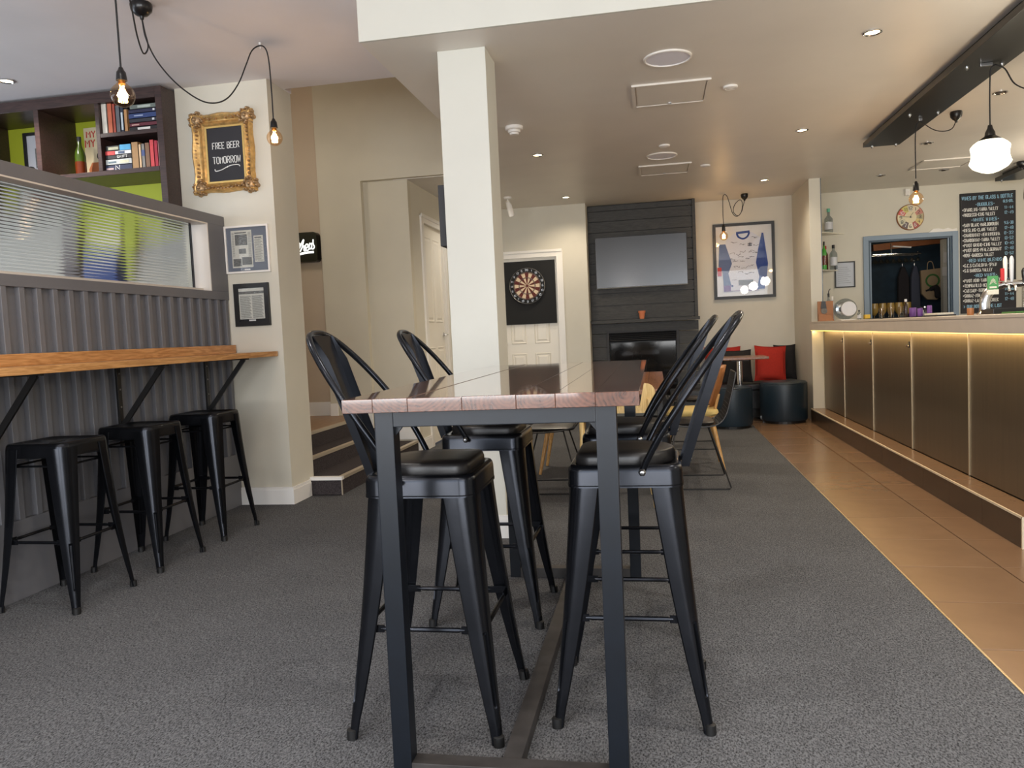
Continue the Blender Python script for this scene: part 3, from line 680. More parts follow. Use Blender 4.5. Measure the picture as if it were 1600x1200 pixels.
def book(x0, x1, z0, z1, rgb, label, group, d=.17, y=5.115, lines=None, flat=False):
    o = T('book', label, 'book', ((x0+x1)/2, y+d/2, z0), group=group)
    cov = bookmat(rgb); t = .0025
    if flat:
        b = MB(o).box(x0, x1, y, y+d, z0, z0+t).box(x0, x1, y, y+d, z1-t, z1).box(x0, x1, y, y+t, z0, z1); b.build('cover', cov)
        B(x0+.003, x1-.003, y+t, y+d-.004, z0+t, z1-t, o).build('pages', 'paper')
    else:
        b = MB(o).box(x0, x0+t, y, y+d, z0, z1).box(x1-t, x1, y, y+d, z0, z1).box(x0, x1, y, y+t, z0, z1); b.build('cover', cov)
        B(x0+t, x1-t, y+t, y+d-.004, z0+.003, z1-.003, o).build('pages', 'paper')
    for ln in lines or []:
        kind = ln[0]
        if kind == 'blk': B(x0+(x1-x0)*ln[1], x0+(x1-x0)*ln[2], y-.0012, y, z0+(z1-z0)*ln[3], z0+(z1-z0)*ln[4], o).build('spine_label', bookmat(ln[5]))
        else:
            ww = (x1-x0)*(ln[3]-ln[2]); write(ln[1], x0+(x1-x0)*ln[2], z0+(z1-z0)*ln[4], (z1-z0)*ln[5], y-.0013, ln[6], o, 'spine_lettering', width=ww, jit=0, r=.08)
    return o
G1, G2 = 'books on the upper shelf', 'books on the lower shelf'
zb = 2.7025
book(-3.816, -3.774, zb, 2.925-.012, (222, 216, 204), 'white upright book at the left end of the upper book shelf', G1)
book(-3.768, -3.731, zb, 2.912, (190, 98, 66), 'thick orange upright book beside the white one on the upper shelf', G1)
book(-3.729, -3.706, zb, 2.908, (160, 66, 48), 'narrow rust red upright book behind the left hanging bulb', G1)
book(-3.704, -3.671, zb, 2.893, (92, 94, 98), 'dark grey upright book on the upper shelf', G1)
book(-3.669, -3.641, zb, 2.876, (30, 38, 56), 'navy upright book with pale lettering on the upper shelf', G1, lines=[('blk', .25, .75, .1, .8, (190, 200, 206))])
book(-3.639, -3.612, zb, 2.86, (176, 130, 84), 'tan upright book next to the stack on the upper shelf', G1)
z = zb
for th, rgb, lab, x0, ln in ((.030, (28, 24, 26), 'black flat book with white lettering, bottom of the upper stack', -3.602, [('blk', .3, .75, .25, .75, (220, 216, 210))]),
        (.027, (94, 34, 46), 'maroon flat book second in the upper stack', -3.598, [('blk', .08, .35, .3, .6, (190, 150, 140))]),
        (.028, (44, 44, 52), 'charcoal flat book in the middle of the upper stack', -3.6, [('blk', .84, .92, .3, .8, (210, 210, 210))]),
        (.036, (44, 62, 110), 'thick blue flat book in the upper stack', -3.602, [('txt', 'NAVY', .2, .5, .3, .4, 'chalk_white')][:0]+[('blk', .2, .52, .4, .62, (160, 172, 200))]),
        (.027, (34, 34, 64), 'dark indigo flat book second from the top of the upper stack', -3.6, [('blk', .88, .95, .3, .8, (220, 220, 220))]),
        (.032, (104, 112, 106), 'grey green flat book on top of the upper stack', -3.588, [('blk', .3, .8, .25, .75, (168, 176, 168))])):
    book(x0, -3.385, z, z+th, rgb, lab, G1, flat=True, lines=ln); z += th+.0006
z = zl = 2.4425
for th, rgb, lab, x0, ln in ((.040, (34, 44, 74), 'navy flat book with a large N, bottom of the lower stack', -3.812, [('txt', 'N', .38, .55, .12, .75, 'chalk_white'), ('blk', .03, .3, .2, .5, (200, 170, 170))]),
        (.040, (190, 194, 192), 'silver white flat book second in the lower stack', -3.808, [('blk', .1, .4, .3, .6, (90, 110, 120)), ('blk', .55, .9, .2, .7, (204, 204, 176))]),
        (.028, (28, 26, 30), 'black flat book with SHIFT lettering in the lower stack', -3.806, [('txt', 'SHIFT', .45, .85, .2, .6, 'chalk_white')]),
        (.028, (224, 224, 224), 'white flat book with a red band in the lower stack', -3.806, [('blk', 0, .38, 0, 1, (190, 60, 60)), ('blk', .5, .75, .2, .8, (60, 80, 110))]),
        (.038, (30, 32, 30), 'black flat book with a sky blue half, top of the lower stack', -3.8, [('blk', .56, 1, 0, 1, (74, 160, 206)), ('blk', .1, .5, .2, .7, (176, 176, 150))])):
    book(x0, -3.604, z, z+th, rgb, lab, G2, flat=True, lines=ln); z += th+.0006
for x0, x1, h, rgb, lab in ((-3.598, -3.546, .185, (166, 128, 84), 'wide tan upright book on the lower shelf'), (-3.544, -3.524, .166, (214, 180, 140), 'slim cream upright book on the lower shelf'),
        (-3.522, -3.496, .168, (134, 130, 124), 'slim grey upright book with blue top on the lower shelf'), (-3.494, -3.458, .172, (126, 92, 68), 'brown upright book beside the red ones'),
        (-3.456, -3.424, .19, (206, 70, 74), 'light red upright book on the lower shelf'), (-3.422, -3.394, .182, (172, 36, 56), 'crimson upright book near the right side of the lower shelf'), (-3.392, -3.376, .178, (224, 160, 160), 'thin pink upright book against the right side of the lower shelf')):
    book(x0, x1, zl, zl+h, rgb, lab, G2, lines=[('blk', 0, 1, .5, .75, (70, 84, 130))] if rgb[0] == 134 else None)
bo = T('wine_bottle', 'green wine bottle standing in the bookcase before the poster', 'bottle', (-4.155, 5.3, zl))
MB(bo).lathe([(0, 0), (.036, 0), (.038, .01), (.038, .17), (.034, .2), (.016, .25), (.0135, .3), (.0135, .31)], (-4.155, 5.3, zl), 24).build('glass_body', 'bottle_green', smooth=40)
MB(bo).lathe([(.0142, .262), (.0152, .3), (.0152, .315), (0, .316)], (-4.155, 5.3, zl), 16).build('foil', 'charcoal', smooth=40)
MB(bo).lathe([(.0386, .04), (.0386, .13)], (-4.155, 5.3, zl), 24).build('label', 'liquor', smooth=40)
po = T('poster', 'cream poster with red hand lettering in the bookcase', 'poster', (-4.02, 5.455, zl))
B(-4.225, -3.855, 5.445, 5.466, zl, 2.862, po).build('board', 'poster_paper')
write('My C', -4.2, 2.79, .045, 5.444, 'poster_red', po, 'lettering', r=.1); write('My C', -4.215, 2.72, .05, 5.444, 'poster_red', po, 'lettering', r=.1)
MB(po).prism([(-4.19, 2.46), (-4.08, 2.46), (-4.05, 2.53), (-4.09, 2.60), (-4.17, 2.6), (-4.2, 2.55)], 5.4435, 5.445).build('printed_patch', 'poster_brown')
MB(po).lathe([(0, 0), (.035, 0), (0, .001)], (-4.09, 5.4435, 2.645), 18, 'y').build('printed_patch', 'dark_coat')
ph = T('photo_frame', 'black framed photograph standing in the left bay of the bookcase', 'picture', (-4.6, 5.45, zl))
frame4(ph, -4.75, -4.4, zl, 2.87, .022, 5.435, 5.465, 'black_paint'); B(-4.73, -4.42, 5.45, 5.46, zl+.02, 2.85, ph).build('photo_print', 'silver_label')
B(-4.66, -4.50, 5.4485, 5.45, 2.6, 2.75, ph).build('printed_image', 'print_grey')
jr = T('lidded_jar', 'small dark-lidded jar in front of the framed photograph', 'jar', (-4.63, 5.36, zl))
MB(jr).lathe([(0, 0), (.04, 0), (.046, .05), (.038, .1), (.0, .1)], (-4.63, 5.36, zl), 20).build('jar_body', 'poster_paper', smooth=40)
MB(jr).lathe([(.05, .1), (.05, .11), (.02, .145), (0, .15)], (-4.63, 5.36, zl), 20).build('lid', 'charcoal', smooth=40)

# ================================================================ PICTURES ON THE NIB WALL
gf = T('gilt_frame', 'ornate gold frame around a small chalkboard on the cream wall', 'picture', (-2.963, 5.23, 2.25))
ox0, ox1, oz0, oz1 = -3.205, -2.725, 2.248, 2.812; ix0, ix1, iz0, iz1 = -3.092, -2.803, 2.322, 2.714
prof = [(0., 0), (.05, .028), (.18, .04), (.32, .034), (.45, .016), (.6, .012), (.72, .02), (.84, .026), (.93, .018), (1, .01)]
def gilt():
    b = MB(gf); n = 26; loops = []
    for (u, h) in prof:
        L = []
        for side in range(4):
            for i in range(n):
                t = i/n
                P0 = [(ox0, oz0), (ox1, oz0), (ox1, oz1), (ox0, oz1)]; Q0 = [(ix0, iz0), (ix1, iz0), (ix1, iz1), (ix0, iz1)]
                a, c = P0[side], P0[(side+1) % 4]; a2, c2 = Q0[side], Q0[(side+1) % 4]
                p = (a[0]+(c[0]-a[0])*t, a[1]+(c[1]-a[1])*t); q = (a2[0]+(c2[0]-a2[0])*t, a2[1]+(c2[1]-a2[1])*t)
                wob = .1*(math.cos(t*4*PI)*.5+.12*math.cos(t*22*PI))-.06*(1 if .12 < t < .88 else 0)
                uu = u-(wob*(1-u)*1.0 if u < .5 else 0)
                L.append((p[0]+(q[0]-p[0])*max(uu, -.03), 5.249-h, p[1]+(q[1]-p[1])*max(uu, -.03)))
        loops.append(L)
    m = 4*n; vs = [v for L in loops for v in L]; fs = []
    for j in range(len(loops)-1):
        for i in range(m): fs.append((j*m+i, j*m+(i+1) % m, (j+1)*m+(i+1) % m, (j+1)*m+i))
    return b.add(vs, fs).build('frame', 'gold', smooth=50)
gilt()
rs = random.Random(11)
for cx, cz, sx, sz in ((ox0+.05, oz0+.045, 1, 1), (ox1-.045, oz0+.045, -1, 1), (ox1-.045, oz1-.045, -1, -1), (ox0+.05, oz1-.045, 1, -1)):
    b = MB(gf)
    def blob(x, z, r, h, sx_=1, sz_=1):
        b.lathe([(r, 0), (r*.86, h*.5), (r*.5, h*.87), (0, h)], (x, 5.249, z), 9, 'y', sx_, sz_)
    blob(cx, cz, .05, .046); blob(cx, cz, .022, .062)
    for i in range(16):
        a = i*PI/8+.2; rr = .040+.012*(i % 2); blob(cx+rr*math.cos(a), cz+rr*math.sin(a), .012+.004*(i % 3 == 0), .05-.008*(i % 2))
    for i in range(5):
        blob(cx+sx*(.05+.026*i), cz-sz*.008*(i % 2)+.0, .014-.0014*i, .050-.003*i); blob(cx-sx*.004*(i % 2), cz+sz*(.05+.028*i), .014-.0014*i, .050-.003*i)
    b.build('corner_ornament', 'gold_dull', smooth=60)
for i, (x, z) in enumerate([(ox0+.035, 2.53), (ox1-.03, 2.53), (-2.963, oz0+.03), (-2.963, oz1-.025)]):
    b = MB(gf)
    for k in range(5):
        d = (k-2)*.026; dx, dz = (0, d) if i < 2 else (d, 0)
        b.lathe([(.013, 0), (.009, .03), (0, .042-.003*abs(k-2))], (x+dx, 5.249, z+dz), 8, 'y')
    b.build('edge_ornament', 'gold_dull', smooth=60)
frame4(gf, ix0-.004, ix1+.004, iz0-.004, iz1+.004, .013, 5.233, 5.245, 'gold_bright', 'inner_slip', 0)
B(ix0-.002, ix1+.002, 5.238, 5.246, iz0-.002, iz1+.002, gf).build('chalkboard', 'chalkboard')
write('FREE BEER', -3.045, 2.558, .043, 5.237, 'chalk_white', gf, 'chalk_lettering', width=.205, r=.058, jit=.02)
write('TOMORROW', -3.047, 2.455, .046, 5.237, 'chalk_white', gf, 'chalk_lettering', width=.212, r=.055, jit=.02)
MB(gf).tube(smoothpts([(-3.037, 5.2365, 2.417), (-3.03, 5.2365, 2.403), (-2.985, 5.2365, 2.41), (-2.94, 5.2365, 2.428), (-2.9, 5.2365, 2.437), (-2.855, 5.2365, 2.436), (-2.843, 5.2365, 2.424)], 6), .0032, 5).build('chalk_flourish', 'chalk_white')
MB(gf).lathe([(0, 0), (.007, 0), (0, .001)], (-2.94, 5.2375, 2.428), 4, 'y').build('chalk_flourish', 'chalk_white')

f1 = T('framed_newspaper', 'white framed newspaper page with photographs on the cream wall', 'picture', (-2.83, 5.23, 1.672))
frame4(f1, -2.997, -2.66, 1.673, 2.008, .013, 5.225, 5.249, 'white_plastic'); B(-2.986, -2.67, 5.235, 5.245, 1.684, 1.997, f1).build('mount_board', 'mat_blue')
B(-2.948, -2.79, 5.233, 5.235, 1.712, 1.975, f1).build('newspaper_page', 'paper')
for i, (a, b_, c_, d) in enumerate(((-2.918, -2.825, 1.87, 1.945), (-2.893, -2.84, 1.81, 1.845), (-2.94, -2.878, 1.722, 1.775), (-2.872, -2.798, 1.73, 1.785))): B(a, b_, 5.2318, 5.233, c_, d, f1).build('printed_photo', 'print_grey')
B(-2.92, -2.83, 5.2318, 5.233, 1.954, 1.962, f1).build('headline', 'print_grey')
tx = MB(f1)
for k in range(24): tx.box(-2.942, -2.925, 5.2322, 5.233, 1.79+k*.0072, 1.7925+k*.0072).box(-2.818, -2.796, 5.2322, 5.233, 1.79+k*.0072, 1.7925+k*.0072)
tx.build('text_column', 'print_grey')
nb = B(-2.775, -2.704, 5.233, 5.235, 1.746, 1.932, f1).build('clipping', 'paper')
tx = MB(f1)
for k in range(22): tx.box(-2.77, -2.71-.006*(k % 3), 5.2322, 5.233, 1.755+k*.0072, 1.7575+k*.0072)
tx.build('text_column', 'print_grey'); B(-2.768, -2.715, 5.2322, 5.233, 1.915, 1.921, f1).build('headline', 'ink')
B(-2.858, -2.815, 5.233, 5.235, 1.693, 1.702, f1).build('caption_plate', 'white_plastic')
B(-2.985, -2.672, 5.2285, 5.2295, 1.685, 1.996, f1).build('glass', 'pane_glass')
f2 = T('framed_article', 'black framed newspaper article below the white framed one', 'picture', (-2.82, 5.23, 1.293))
frame4(f2, -2.954, -2.687, 1.294, 1.598, .034, 5.225, 5.249, 'black_paint'); B(-2.925, -2.716, 5.235, 5.244, 1.32, 1.57, f2).build('mount_board', 'black_paint')
B(-2.918, -2.724, 5.233, 5.235, 1.345, 1.566, f2).build('article_page', 'paper'); B(-2.918, -2.724, 5.2322, 5.233, 1.523, 1.542, f2).build('header_band', 'print_grey')
tx = MB(f2)
for k in range(26):
    for a, b_ in ((-2.91, -2.825), (-2.818, -2.733)): tx.box(a, b_-.004*(k % 4), 5.2322, 5.233, 1.352+k*.0062, 1.3548+k*.0062)
tx.build('text_column', 'print_grey'); B(-2.85, -2.798, 5.2335, 5.235, 1.33, 1.34, f2).build('caption_plate', 'white_plastic')
B(-2.919, -2.722, 5.2285, 5.2295, 1.33, 1.566, f2).build('glass', 'pane_glass')

# illuminated sign in the stair hall
sg = T('lightbox_sign', 'black rounded lightbox sign with white script lettering in the stair hall', 'sign', (-3.62, 7.55, 1.96))
bx = []
x0, x1, z0, z1, r = -4.0, -3.30, 1.97, 2.265, .035
for cx, cz, a0 in ((x1-r, z0+r, -90), (x1-r, z1-r, 0), (x0+r, z1-r, 90), (x0+r, z0+r, 180)):
    for k in range(5): a = math.radians(a0+k*22.5); bx.append((cx+r*math.cos(a), cz+r*math.sin(a)))
MB(sg).prism(bx, 7.50, 7.6).build('case', 'black_satin')
def script(pts, nm='script_letter', r=.0062): MB(sg).tube(smoothpts([(a, 7.497, b) for a, b in pts], 6), r, 6).build(nm, 'sign_glow', sg)
script([(-3.56, 2.035), (-3.515, 2.15), (-3.49, 2.165), (-3.475, 2.145), (-3.495, 2.10), (-3.53, 2.095)])          # p
script([(-3.50, 2.085), (-3.435, 2.195), (-3.455, 2.12), (-3.48, 2.075), (-3.455, 2.115), (-3.43, 2.13), (-3.438, 2.09), (-3.42, 2.085)])   # h
script([(-3.425, 2.10), (-3.395, 2.12), (-3.395, 2.145), (-3.415, 2.14), (-3.42, 2.10), (-3.40, 2.085), (-3.38, 2.10)])   # e
script([(-3.385, 2.09), (-3.372, 2.15), (-3.362, 2.145), (-3.35, 2.15), (-3.355, 2.11), (-3.375, 2.095)])   # r
script([(-3.333, 2.19), (-3.335, 2.15), (-3.325, 2.115), (-3.34, 2.095), (-3.365, 2.105)])   # s
script([(-3.335, 2.065), (-3.42, 2.062), (-3.49, 2.05), (-3.54, 2.03)], 'underline', .011)
MB(sg).tube(smoothpts([(-3.30, 7.57, 2.0), (-3.285, 7.58, 2.0), (-3.28, 7.585, 1.95), (-3.279, 7.59, 1.4), (-3.285, 7.592, .56)], 8), .003, 5).build('power_cord', 'cord')

# panel fixed beside the column
sp = T('wall_screen', 'narrow dark screen fixed to the hidden side of the cream column', 'screen', (-1.16, 4.5, 1.67))
B(-1.19, -1.148, 4.42, 4.95, 1.672, 2.018, sp).build('body', 'charcoal', bevel=.003); B(-1.192, -1.19, 4.435, 4.935, 1.69, 2.0, sp).build('display', 'screen')
B(-1.15, -1.129, 4.47, 4.58, 1.78, 1.92, sp).build('wall_bracket', 'black_paint')

# ================================================================ PENDANTS AND CEILING FITTINGS
def bulb(root, x, y, z, r, socket_top, nm='bulb', light=4):
    """globe bulb hanging: z is centre of globe"""
    sock = MB(root).lathe([(0, socket_top), (.008, socket_top), (.014, socket_top-.014), (.019, socket_top-.02), (.021, z+r+.03), (.023, z+r+.012), (0, z+r+.012)], (x, y, 0), 18).build('lamp_holder', 'black_satin', smooth=40)
    p = [(.013, z+r+.012)]
    for k in range(1, 15):
        a = PI*k/15; rr = r*math.sin(a); zz = z+r*math.cos(a)
        if k < 3: rr = max(rr, .0135); zz += .004*(3-k)
        p.append((rr, zz))
    p.append((0, z-r))
    b = MB(root).lathe(p, (x, y, 0), 24).build('bulb', 'bulb_glass', smooth=60)
    MB(root).lathe([(.0135, z+r+.014), (.0135, z+r-.002)], (x, y, 0), 14).build('bulb_cap', 'brass', b)
    fb = MB(root); n = 6
    for k in range(n):
        a = 2*PI*k/n; a2 = 2*PI*(k+.5)/n; q = r*.34
        fb.tube([(x+q*.55*math.cos(a), y+q*.55*math.sin(a), z+r*.52), (x+q*math.cos(a), y+q*math.sin(a), z-r*.55), (x+q*math.cos(a2), y+q*math.sin(a2), z-r*.55), (x+q*.55*math.cos(a2), y+q*.55*math.sin(a2), z+r*.52)], .0022, 5)
    fb.build('filament', 'filament', b)
    MB(root).tube([(x, y, z+r), (x, y, z-r*.3)], .003, 6).build('stem', 'thin_glass', b)
    if light: point('bulb_light', (x, y, z), light, (1, .72, .42), .025)
def canopy(root, x, y, zc, r=.05):
    MB(root).lathe([(r*.9, zc), (r, zc-.012), (r*.92, zc-.04), (r*.55, zc-.062), (.012, zc-.07), (.009, zc-.085), (0, zc-.086)], (x, y, 0), 24).build('ceiling_rose', 'black_satin', smooth=50)
p1 = T('pendant_cluster', 'black ceiling rose with looping cords and two filament bulbs by bookcase', 'pendant light', (-2.647, 3.934, 3.01))
canopy(p1, -2.647, 3.934, 3.01, .058)
MB(p1).tube(smoothpts([(-2.65, 3.938, 2.93), (-2.663, 3.98, 2.844), (-2.64, 4.03, 2.739), (-2.578, 4.1, 2.633), (-2.509, 4.2, 2.566), (-2.458, 4.28, 2.562), (-2.405, 4.34, 2.603), (-2.373, 4.42, 2.708), (-2.358, 4.5, 2.843), (-2.352, 4.57, 2.945), (-2.328, 4.63, 2.992), (-2.297, 4.64, 2.972), (-2.281, 4.64, 2.895), (-2.271, 4.63, 2.722), (-2.271, 4.63, 2.53)], 8), .0042, 6).build('cord', 'cord')
MB(p1).tube(smoothpts([(-2.645, 3.93, 2.93), (-2.614, 3.9, 2.844), (-2.573, 3.86, 2.755), (-2.562, 3.82, 2.703), (-2.555, 3.78, 2.694), (-2.524, 3.7, 2.746), (-2.471, 3.6, 2.812), (-2.446, 3.55, 2.85), (-2.35, 3.35, 2.96), (-2.24, 3.15, 2.975), (-2.203, 3.1, 2.9), (-2.203, 3.1, 2.72), (-2.203, 3.1, 2.35)], 8), .0042, 6).build('cord', 'cord')
for x, y in ((-2.329, 4.633), (-2.28, 3.2)): MB(p1).lathe([(.008, 3.01), (.008, 3.004), (.003, 2.998), (.003, 2.975), (0, 2.974)], (x, y, 0), 8).build('cord_hook', 'white_plastic')
bulb(p1, -2.203, 3.1, 2.245, .05, 2.362); bulb(p1, -2.27, 4.63, 2.428, .048, 2.545)
p2 = T('pendant_light', 'single filament bulb on a looped cord before the framed jersey', 'pendant light', (1.133, 10.095, CEIL))
canopy(p2, 1.133, 10.095, CEIL, .045)
MB(p2).tube(smoothpts([(1.133, 10.09, 2.65), (1.105, 10.0, 2.576), (1.081, 9.96, 2.501), (1.035, 9.95, 2.451), (.984, 9.95, 2.501), (1.001, 9.955, 2.584), (1.063, 9.96, 2.64), (1.091, 9.955, 2.592), (1.073, 9.95, 2.487), (1.02, 9.945, 2.443), (.972, 9.94, 2.486), (.94, 9.94, 2.603), (.912, 9.935, 2.69), (.882, 9.93, 2.71), (.864, 9.93, 2.67), (.86, 9.93, 2.5), (.862, 9.93, 2.36)], 8), .004, 6).build('cord', 'cord')
MB(p2).lathe([(.008, CEIL), (.003, CEIL-.008), (.003, CEIL-.03), (0, CEIL-.031)], (.89, 9.935, 0), 8).build('cord_hook', 'white_plastic')
bulb(p2, .862, 9.93, 2.215, .05, 2.36)
# ceiling discs
def disc(nm, label, cat, x, y, r, prof, group=None):
    t = T(nm, label, cat, (x, y, CEIL), group=group)
    for (name, p, m) in prof: MB(t).lathe([(a, CEIL+b) for a, b in p], (x, y, 0), 36).build(name, m, smooth=35)
    return t
for x, y, lab in ((.129, 4.834, 'larger round white ceiling speaker near the white bulkhead'), (.12, 7.507, 'farther round white ceiling speaker beyond the first access panel')):
    disc('ceiling_speaker', lab, 'speaker', x, y, .14, (('rim', [(.14, 0), (.14, -.008), (.132, -.011), (.128, -.009), (.128, -.004)], 'white_plastic'), ('grille', [(.128, -.004), (.06, -.0055), (0, -.006)], 'speaker_cloth')))
for x0, x1, y0, y1, lab in ((-.095, .411, 5.30, 5.806, 'nearer square access panel set in the low ceiling'), (-.1, .406, 7.9, 8.38, 'farther square access panel set in the low ceiling')):
    t = T('access_panel', lab, 'ceiling panel', ((x0+x1)/2, (y0+y1)/2, CEIL))
    b = MB(t); w_ = .022
    for q in ((x0, x1, y0, y0+w_), (x0, x1, y1-w_, y1), (x0, x0+w_, y0+w_, y1-w_), (x1-w_, x1, y0+w_, y1-w_)): b.box(q[0], q[1], q[2], q[3], CEIL-.012, CEIL)
    b.build('panel_frame', 'ceiling_paint'); B(x0+.03, x1-.03, y0+.03, y1-.03, CEIL-.009, CEIL, t).build('panel_door', 'ceiling_paint')
    B((x0+x1)/2-.012, (x0+x1)/2+.012, y1-.05, y1-.035, CEIL-.013, CEIL-.009, t).build('latch', 'chrome')
disc('smoke_detector', 'white smoke detector on ceiling right of the cream column', 'smoke detector', -1.001, 6.035, .06, (('base', [(.068, 0), (.068, -.022), (.06, -.028), (.05, -.028)], 'white_plastic'), ('sensor_head', [(.048, -.028), (.046, -.045), (.036, -.048), (.034, -.062), (0, -.064)], 'white_plastic')))
for x, y, lab in ((.55, 5.538, 'small round white sensor right of the nearer access panel'), (.138, 7.1, 'small round white sensor just before the farther speaker'), (.547, 8.12, 'small round white sensor right of the farther access panel')):
    disc('ceiling_sensor', lab, 'sensor', x, y, .04, (('rim', [(.048, 0), (.048, -.012), (.036, -.016), (.03, -.012)], 'white_plastic'), ('lens', [(.03, -.012), (.015, -.018), (0, -.019)], 'white_plastic')))
def downlight(x, y, lab, on=True, z=CEIL, power=54, r=.052):
    t = T('downlight', lab, 'downlight', (x, y, z), group='recessed ceiling downlights')
    MB(t).lathe([(r, z), (r, z-.006), (r*.86, z-.009), (r*.76, z-.004), (r*.72, z-.0005)], (x, y, 0), 28).build('trim_ring', 'chrome', smooth=40)
    MB(t).lathe([(0, z-.004), (r*.72, z-.002)], (x, y, 0), 24).build('lamp', 'lamp_glow' if on else 'bar_dark')
    if y > 9: power = 24
    if x < -1.5 and y > 7: power = 18
    if on: spot('downlight_beam', (x, y, z-.02), power, (1, .93, .84) if x < -1.5 else (1, .85, .66), 145, .8, .03)
for a in ((1.241, 4.771, 'lit recessed downlight nearest the white bulkhead'), (1.256, 6.975, 'second lit downlight in the row before the bar'), (1.249, 9.215, 'farthest downlight in the row before the bar'), (-1.75, 8.75, 'added unseen downlight lighting the side passage by the white door'),  # the passage downlight is added out of view to brighten its white door
          (-.967, 7.045, 'lit downlight beyond the smoke detector'), (-.972, 9.346, 'lit downlight near the dartboard wall')): downlight(*a)
for a in ((2.505, 6.338, 'unlit downlight behind the globe pendant over the bar'), (2.517, 7.922, 'downlight by the bar filament bulb'), (2.534, 9.505, 'far downlight over the bar end'), (3.166, 9.445, 'downlight near the servery wall')): downlight(*a, on=False)
downlight(-4.236, 4.749, 'lit downlight in the high ceiling over the bookcase', z=HIGH)
sl = T('ceiling_spotlight', 'white adjustable spotlight on a round base above the dartboard door', 'spotlight', (-1.612, 9.045, CEIL))
MB(sl).lathe([(.045, CEIL), (.045, CEIL-.02), (.03, CEIL-.026), (.01, CEIL-.028), (.01, CEIL-.06), (0, CEIL-.061)], (-1.612, 9.045, 0), 22).build('base', 'white_plastic', smooth=40)
MB(sl).tube([(-1.612, 9.03, CEIL-.055), (-1.60, 9.06, CEIL-.1), (-1.585, 9.12, CEIL-.2)], [.022, .034, .036], 16).build('lamp_head', 'white_plastic', smooth=40)
t = T('vent_panel', 'raised square vent panel in the ceiling over the bar back', 'ceiling panel', (3.02, 9.05, CEIL))
for q in ((2.76, 3.29, 8.79, 8.81), (2.76, 3.29, 9.27, 9.29), (2.76, 2.78, 8.81, 9.27), (3.27, 3.29, 8.81, 9.27)): B(*q, CEIL-.012, CEIL, t).build('panel_frame', 'ceiling_paint')
B(2.79, 3.26, 8.82, 9.26, CEIL-.006, CEIL, t).build('panel_door', 'ceiling_paint')
point('stair_hall_fill', (-3.7, 6.3, 2.9), 9, (1, .9, .8), .12)  # fill added to brighten the stair hall, no known lamp
# ================================================================ THE BAR
ba = T('bar_counter', 'long bar with brushed metal front, lit ledge and thick taupe top', 'bar', (2.0, 6.7, 0))
BY0, BY1 = 3.0, 9.365
js = [3.10, 4.15, 5.20, 6.285, 7.345, 8.41, BY1]
B(1.89, 2.3, BY0, BY1, 0, 1.036, ba).build('carcass', 'bar_dark')
for i in range(len(js)-1):
    B(1.87, 1.888, js[i]+.006, js[i+1]-.006, .16, 1.03, ba).build('front_panel', 'brushed_steel', bevel=.002, bseg=1)
for y in js[1:-1]: B(1.864, 1.88, y-.005, y+.005, .158, 1.03, ba).build('joint_strip', 'trim_metal')
for y in js[3:-1]:
    l = B(1.862, 1.87, y+.03, y+.05, .915, .96, ba).build('latch', 'charcoal')
    MB(ba).lathe([(0, 0), (.011, 0), (.011, -.01), (0, -.012)], (1.862, y+.04, .93), 12, 'x').bar((1.856, y+.04, .93), (1.856, y+.075, .925), .006, .008).build('latch_tongue', 'chrome', l, smooth=40)
# tiled kick step
B(1.73, 1.865, 4.132, BY1, 0, .145, ba).build('step_core', 'grout')
ky = [4.13+P*k for k in range(11)]+[BY1]
for i in range(len(ky)-1):
    B(1.716, 1.73, ky[i]+.002, ky[i+1]-.002, 0, .15, ba).build('kick_tile', 'tile_kick_shaded')
    B(1.722, 1.868, ky[i]+.002, ky[i+1]-.002, .145, .155, ba).build('ledge_tile', 'tile')
B(1.713, 1.722, 4.125, BY1, .147, .158, ba).build('edge_trim', 'edge_metal_lit'); B(1.713, 1.722, 4.122, 4.132, 0, .158, ba).build('corner_trim', 'edge_metal_lit')
B(1.72, 2.36, BY0-.2, BY1+.0, 1.04, 1.12, ba).build('top_slab', 'bar_slab', bevel=.002); B(1.718, 2.36, BY0-.2, BY1+.0, 1.12, 1.137, ba).build('top_sheet', 'bar_slab', bevel=.002)
led = B(1.731, 1.739, BY0, BY1-.02, 1.036, 1.0398, ba).build('led_strip', 'led_glow')
n = 4; seg = (BY1-BY0)/n
for i in range(n): area('led_light', (1.755, BY0+seg*(i+.5), 1.032), (0, math.radians(-38), 0), .02, seg, 1.9, (1, .68, .28))
# ---- things on the bar
ZB = 1.137
t = T('menu_block', 'wooden board with black clip and grey badge at the bar end', 'board', (1.82, 9.0, ZB))
MB(t).box(1.745, 1.905, 9.02, 9.045, ZB, ZB+.215).build('back_board', 'brown_wood', bevel=.003); MB(t).prism([(1.745, ZB), (1.905, ZB), (1.87, ZB+.065), (1.745, ZB+.075)], 8.97, 9.02).build('front_tray', 'brown_wood', bevel=.003)
MB(t).prism([(1.785, ZB+.215), (1.825, ZB+.215), (1.835, ZB+.135), (1.775, ZB+.135)], 9.01, 9.02).build('black_clip', 'black_satin'); MB(t).lathe([(0, 0), (.032, 0), (.032, .006), (0, .006)], (1.81, 9.02, ZB+.11), 20, 'y').build('badge', 'print_grey')
t = T('glass_jar', 'large round clear glass jar lying beside the wooden board on the bar', 'jar', (2.05, 9.05, ZB))
c = (2.045, 9.1, ZB+.12)
o = MB(t).lathe([(.07, -.12), (.075, -.11), (.11, -.07), (.115, 0), (.105, .07), (.07, .1), (0, .105)], c, 28, 'y').build('jar_body', 'clear_bottle', smooth=50)
MB(t).lathe([(.0, 0), (.078, 0), (.08, .012), (.074, .024), (0, .024)], (c[0], c[1]-.145, c[2]), 28, 'y').build('lid', 'silver_label', smooth=40)
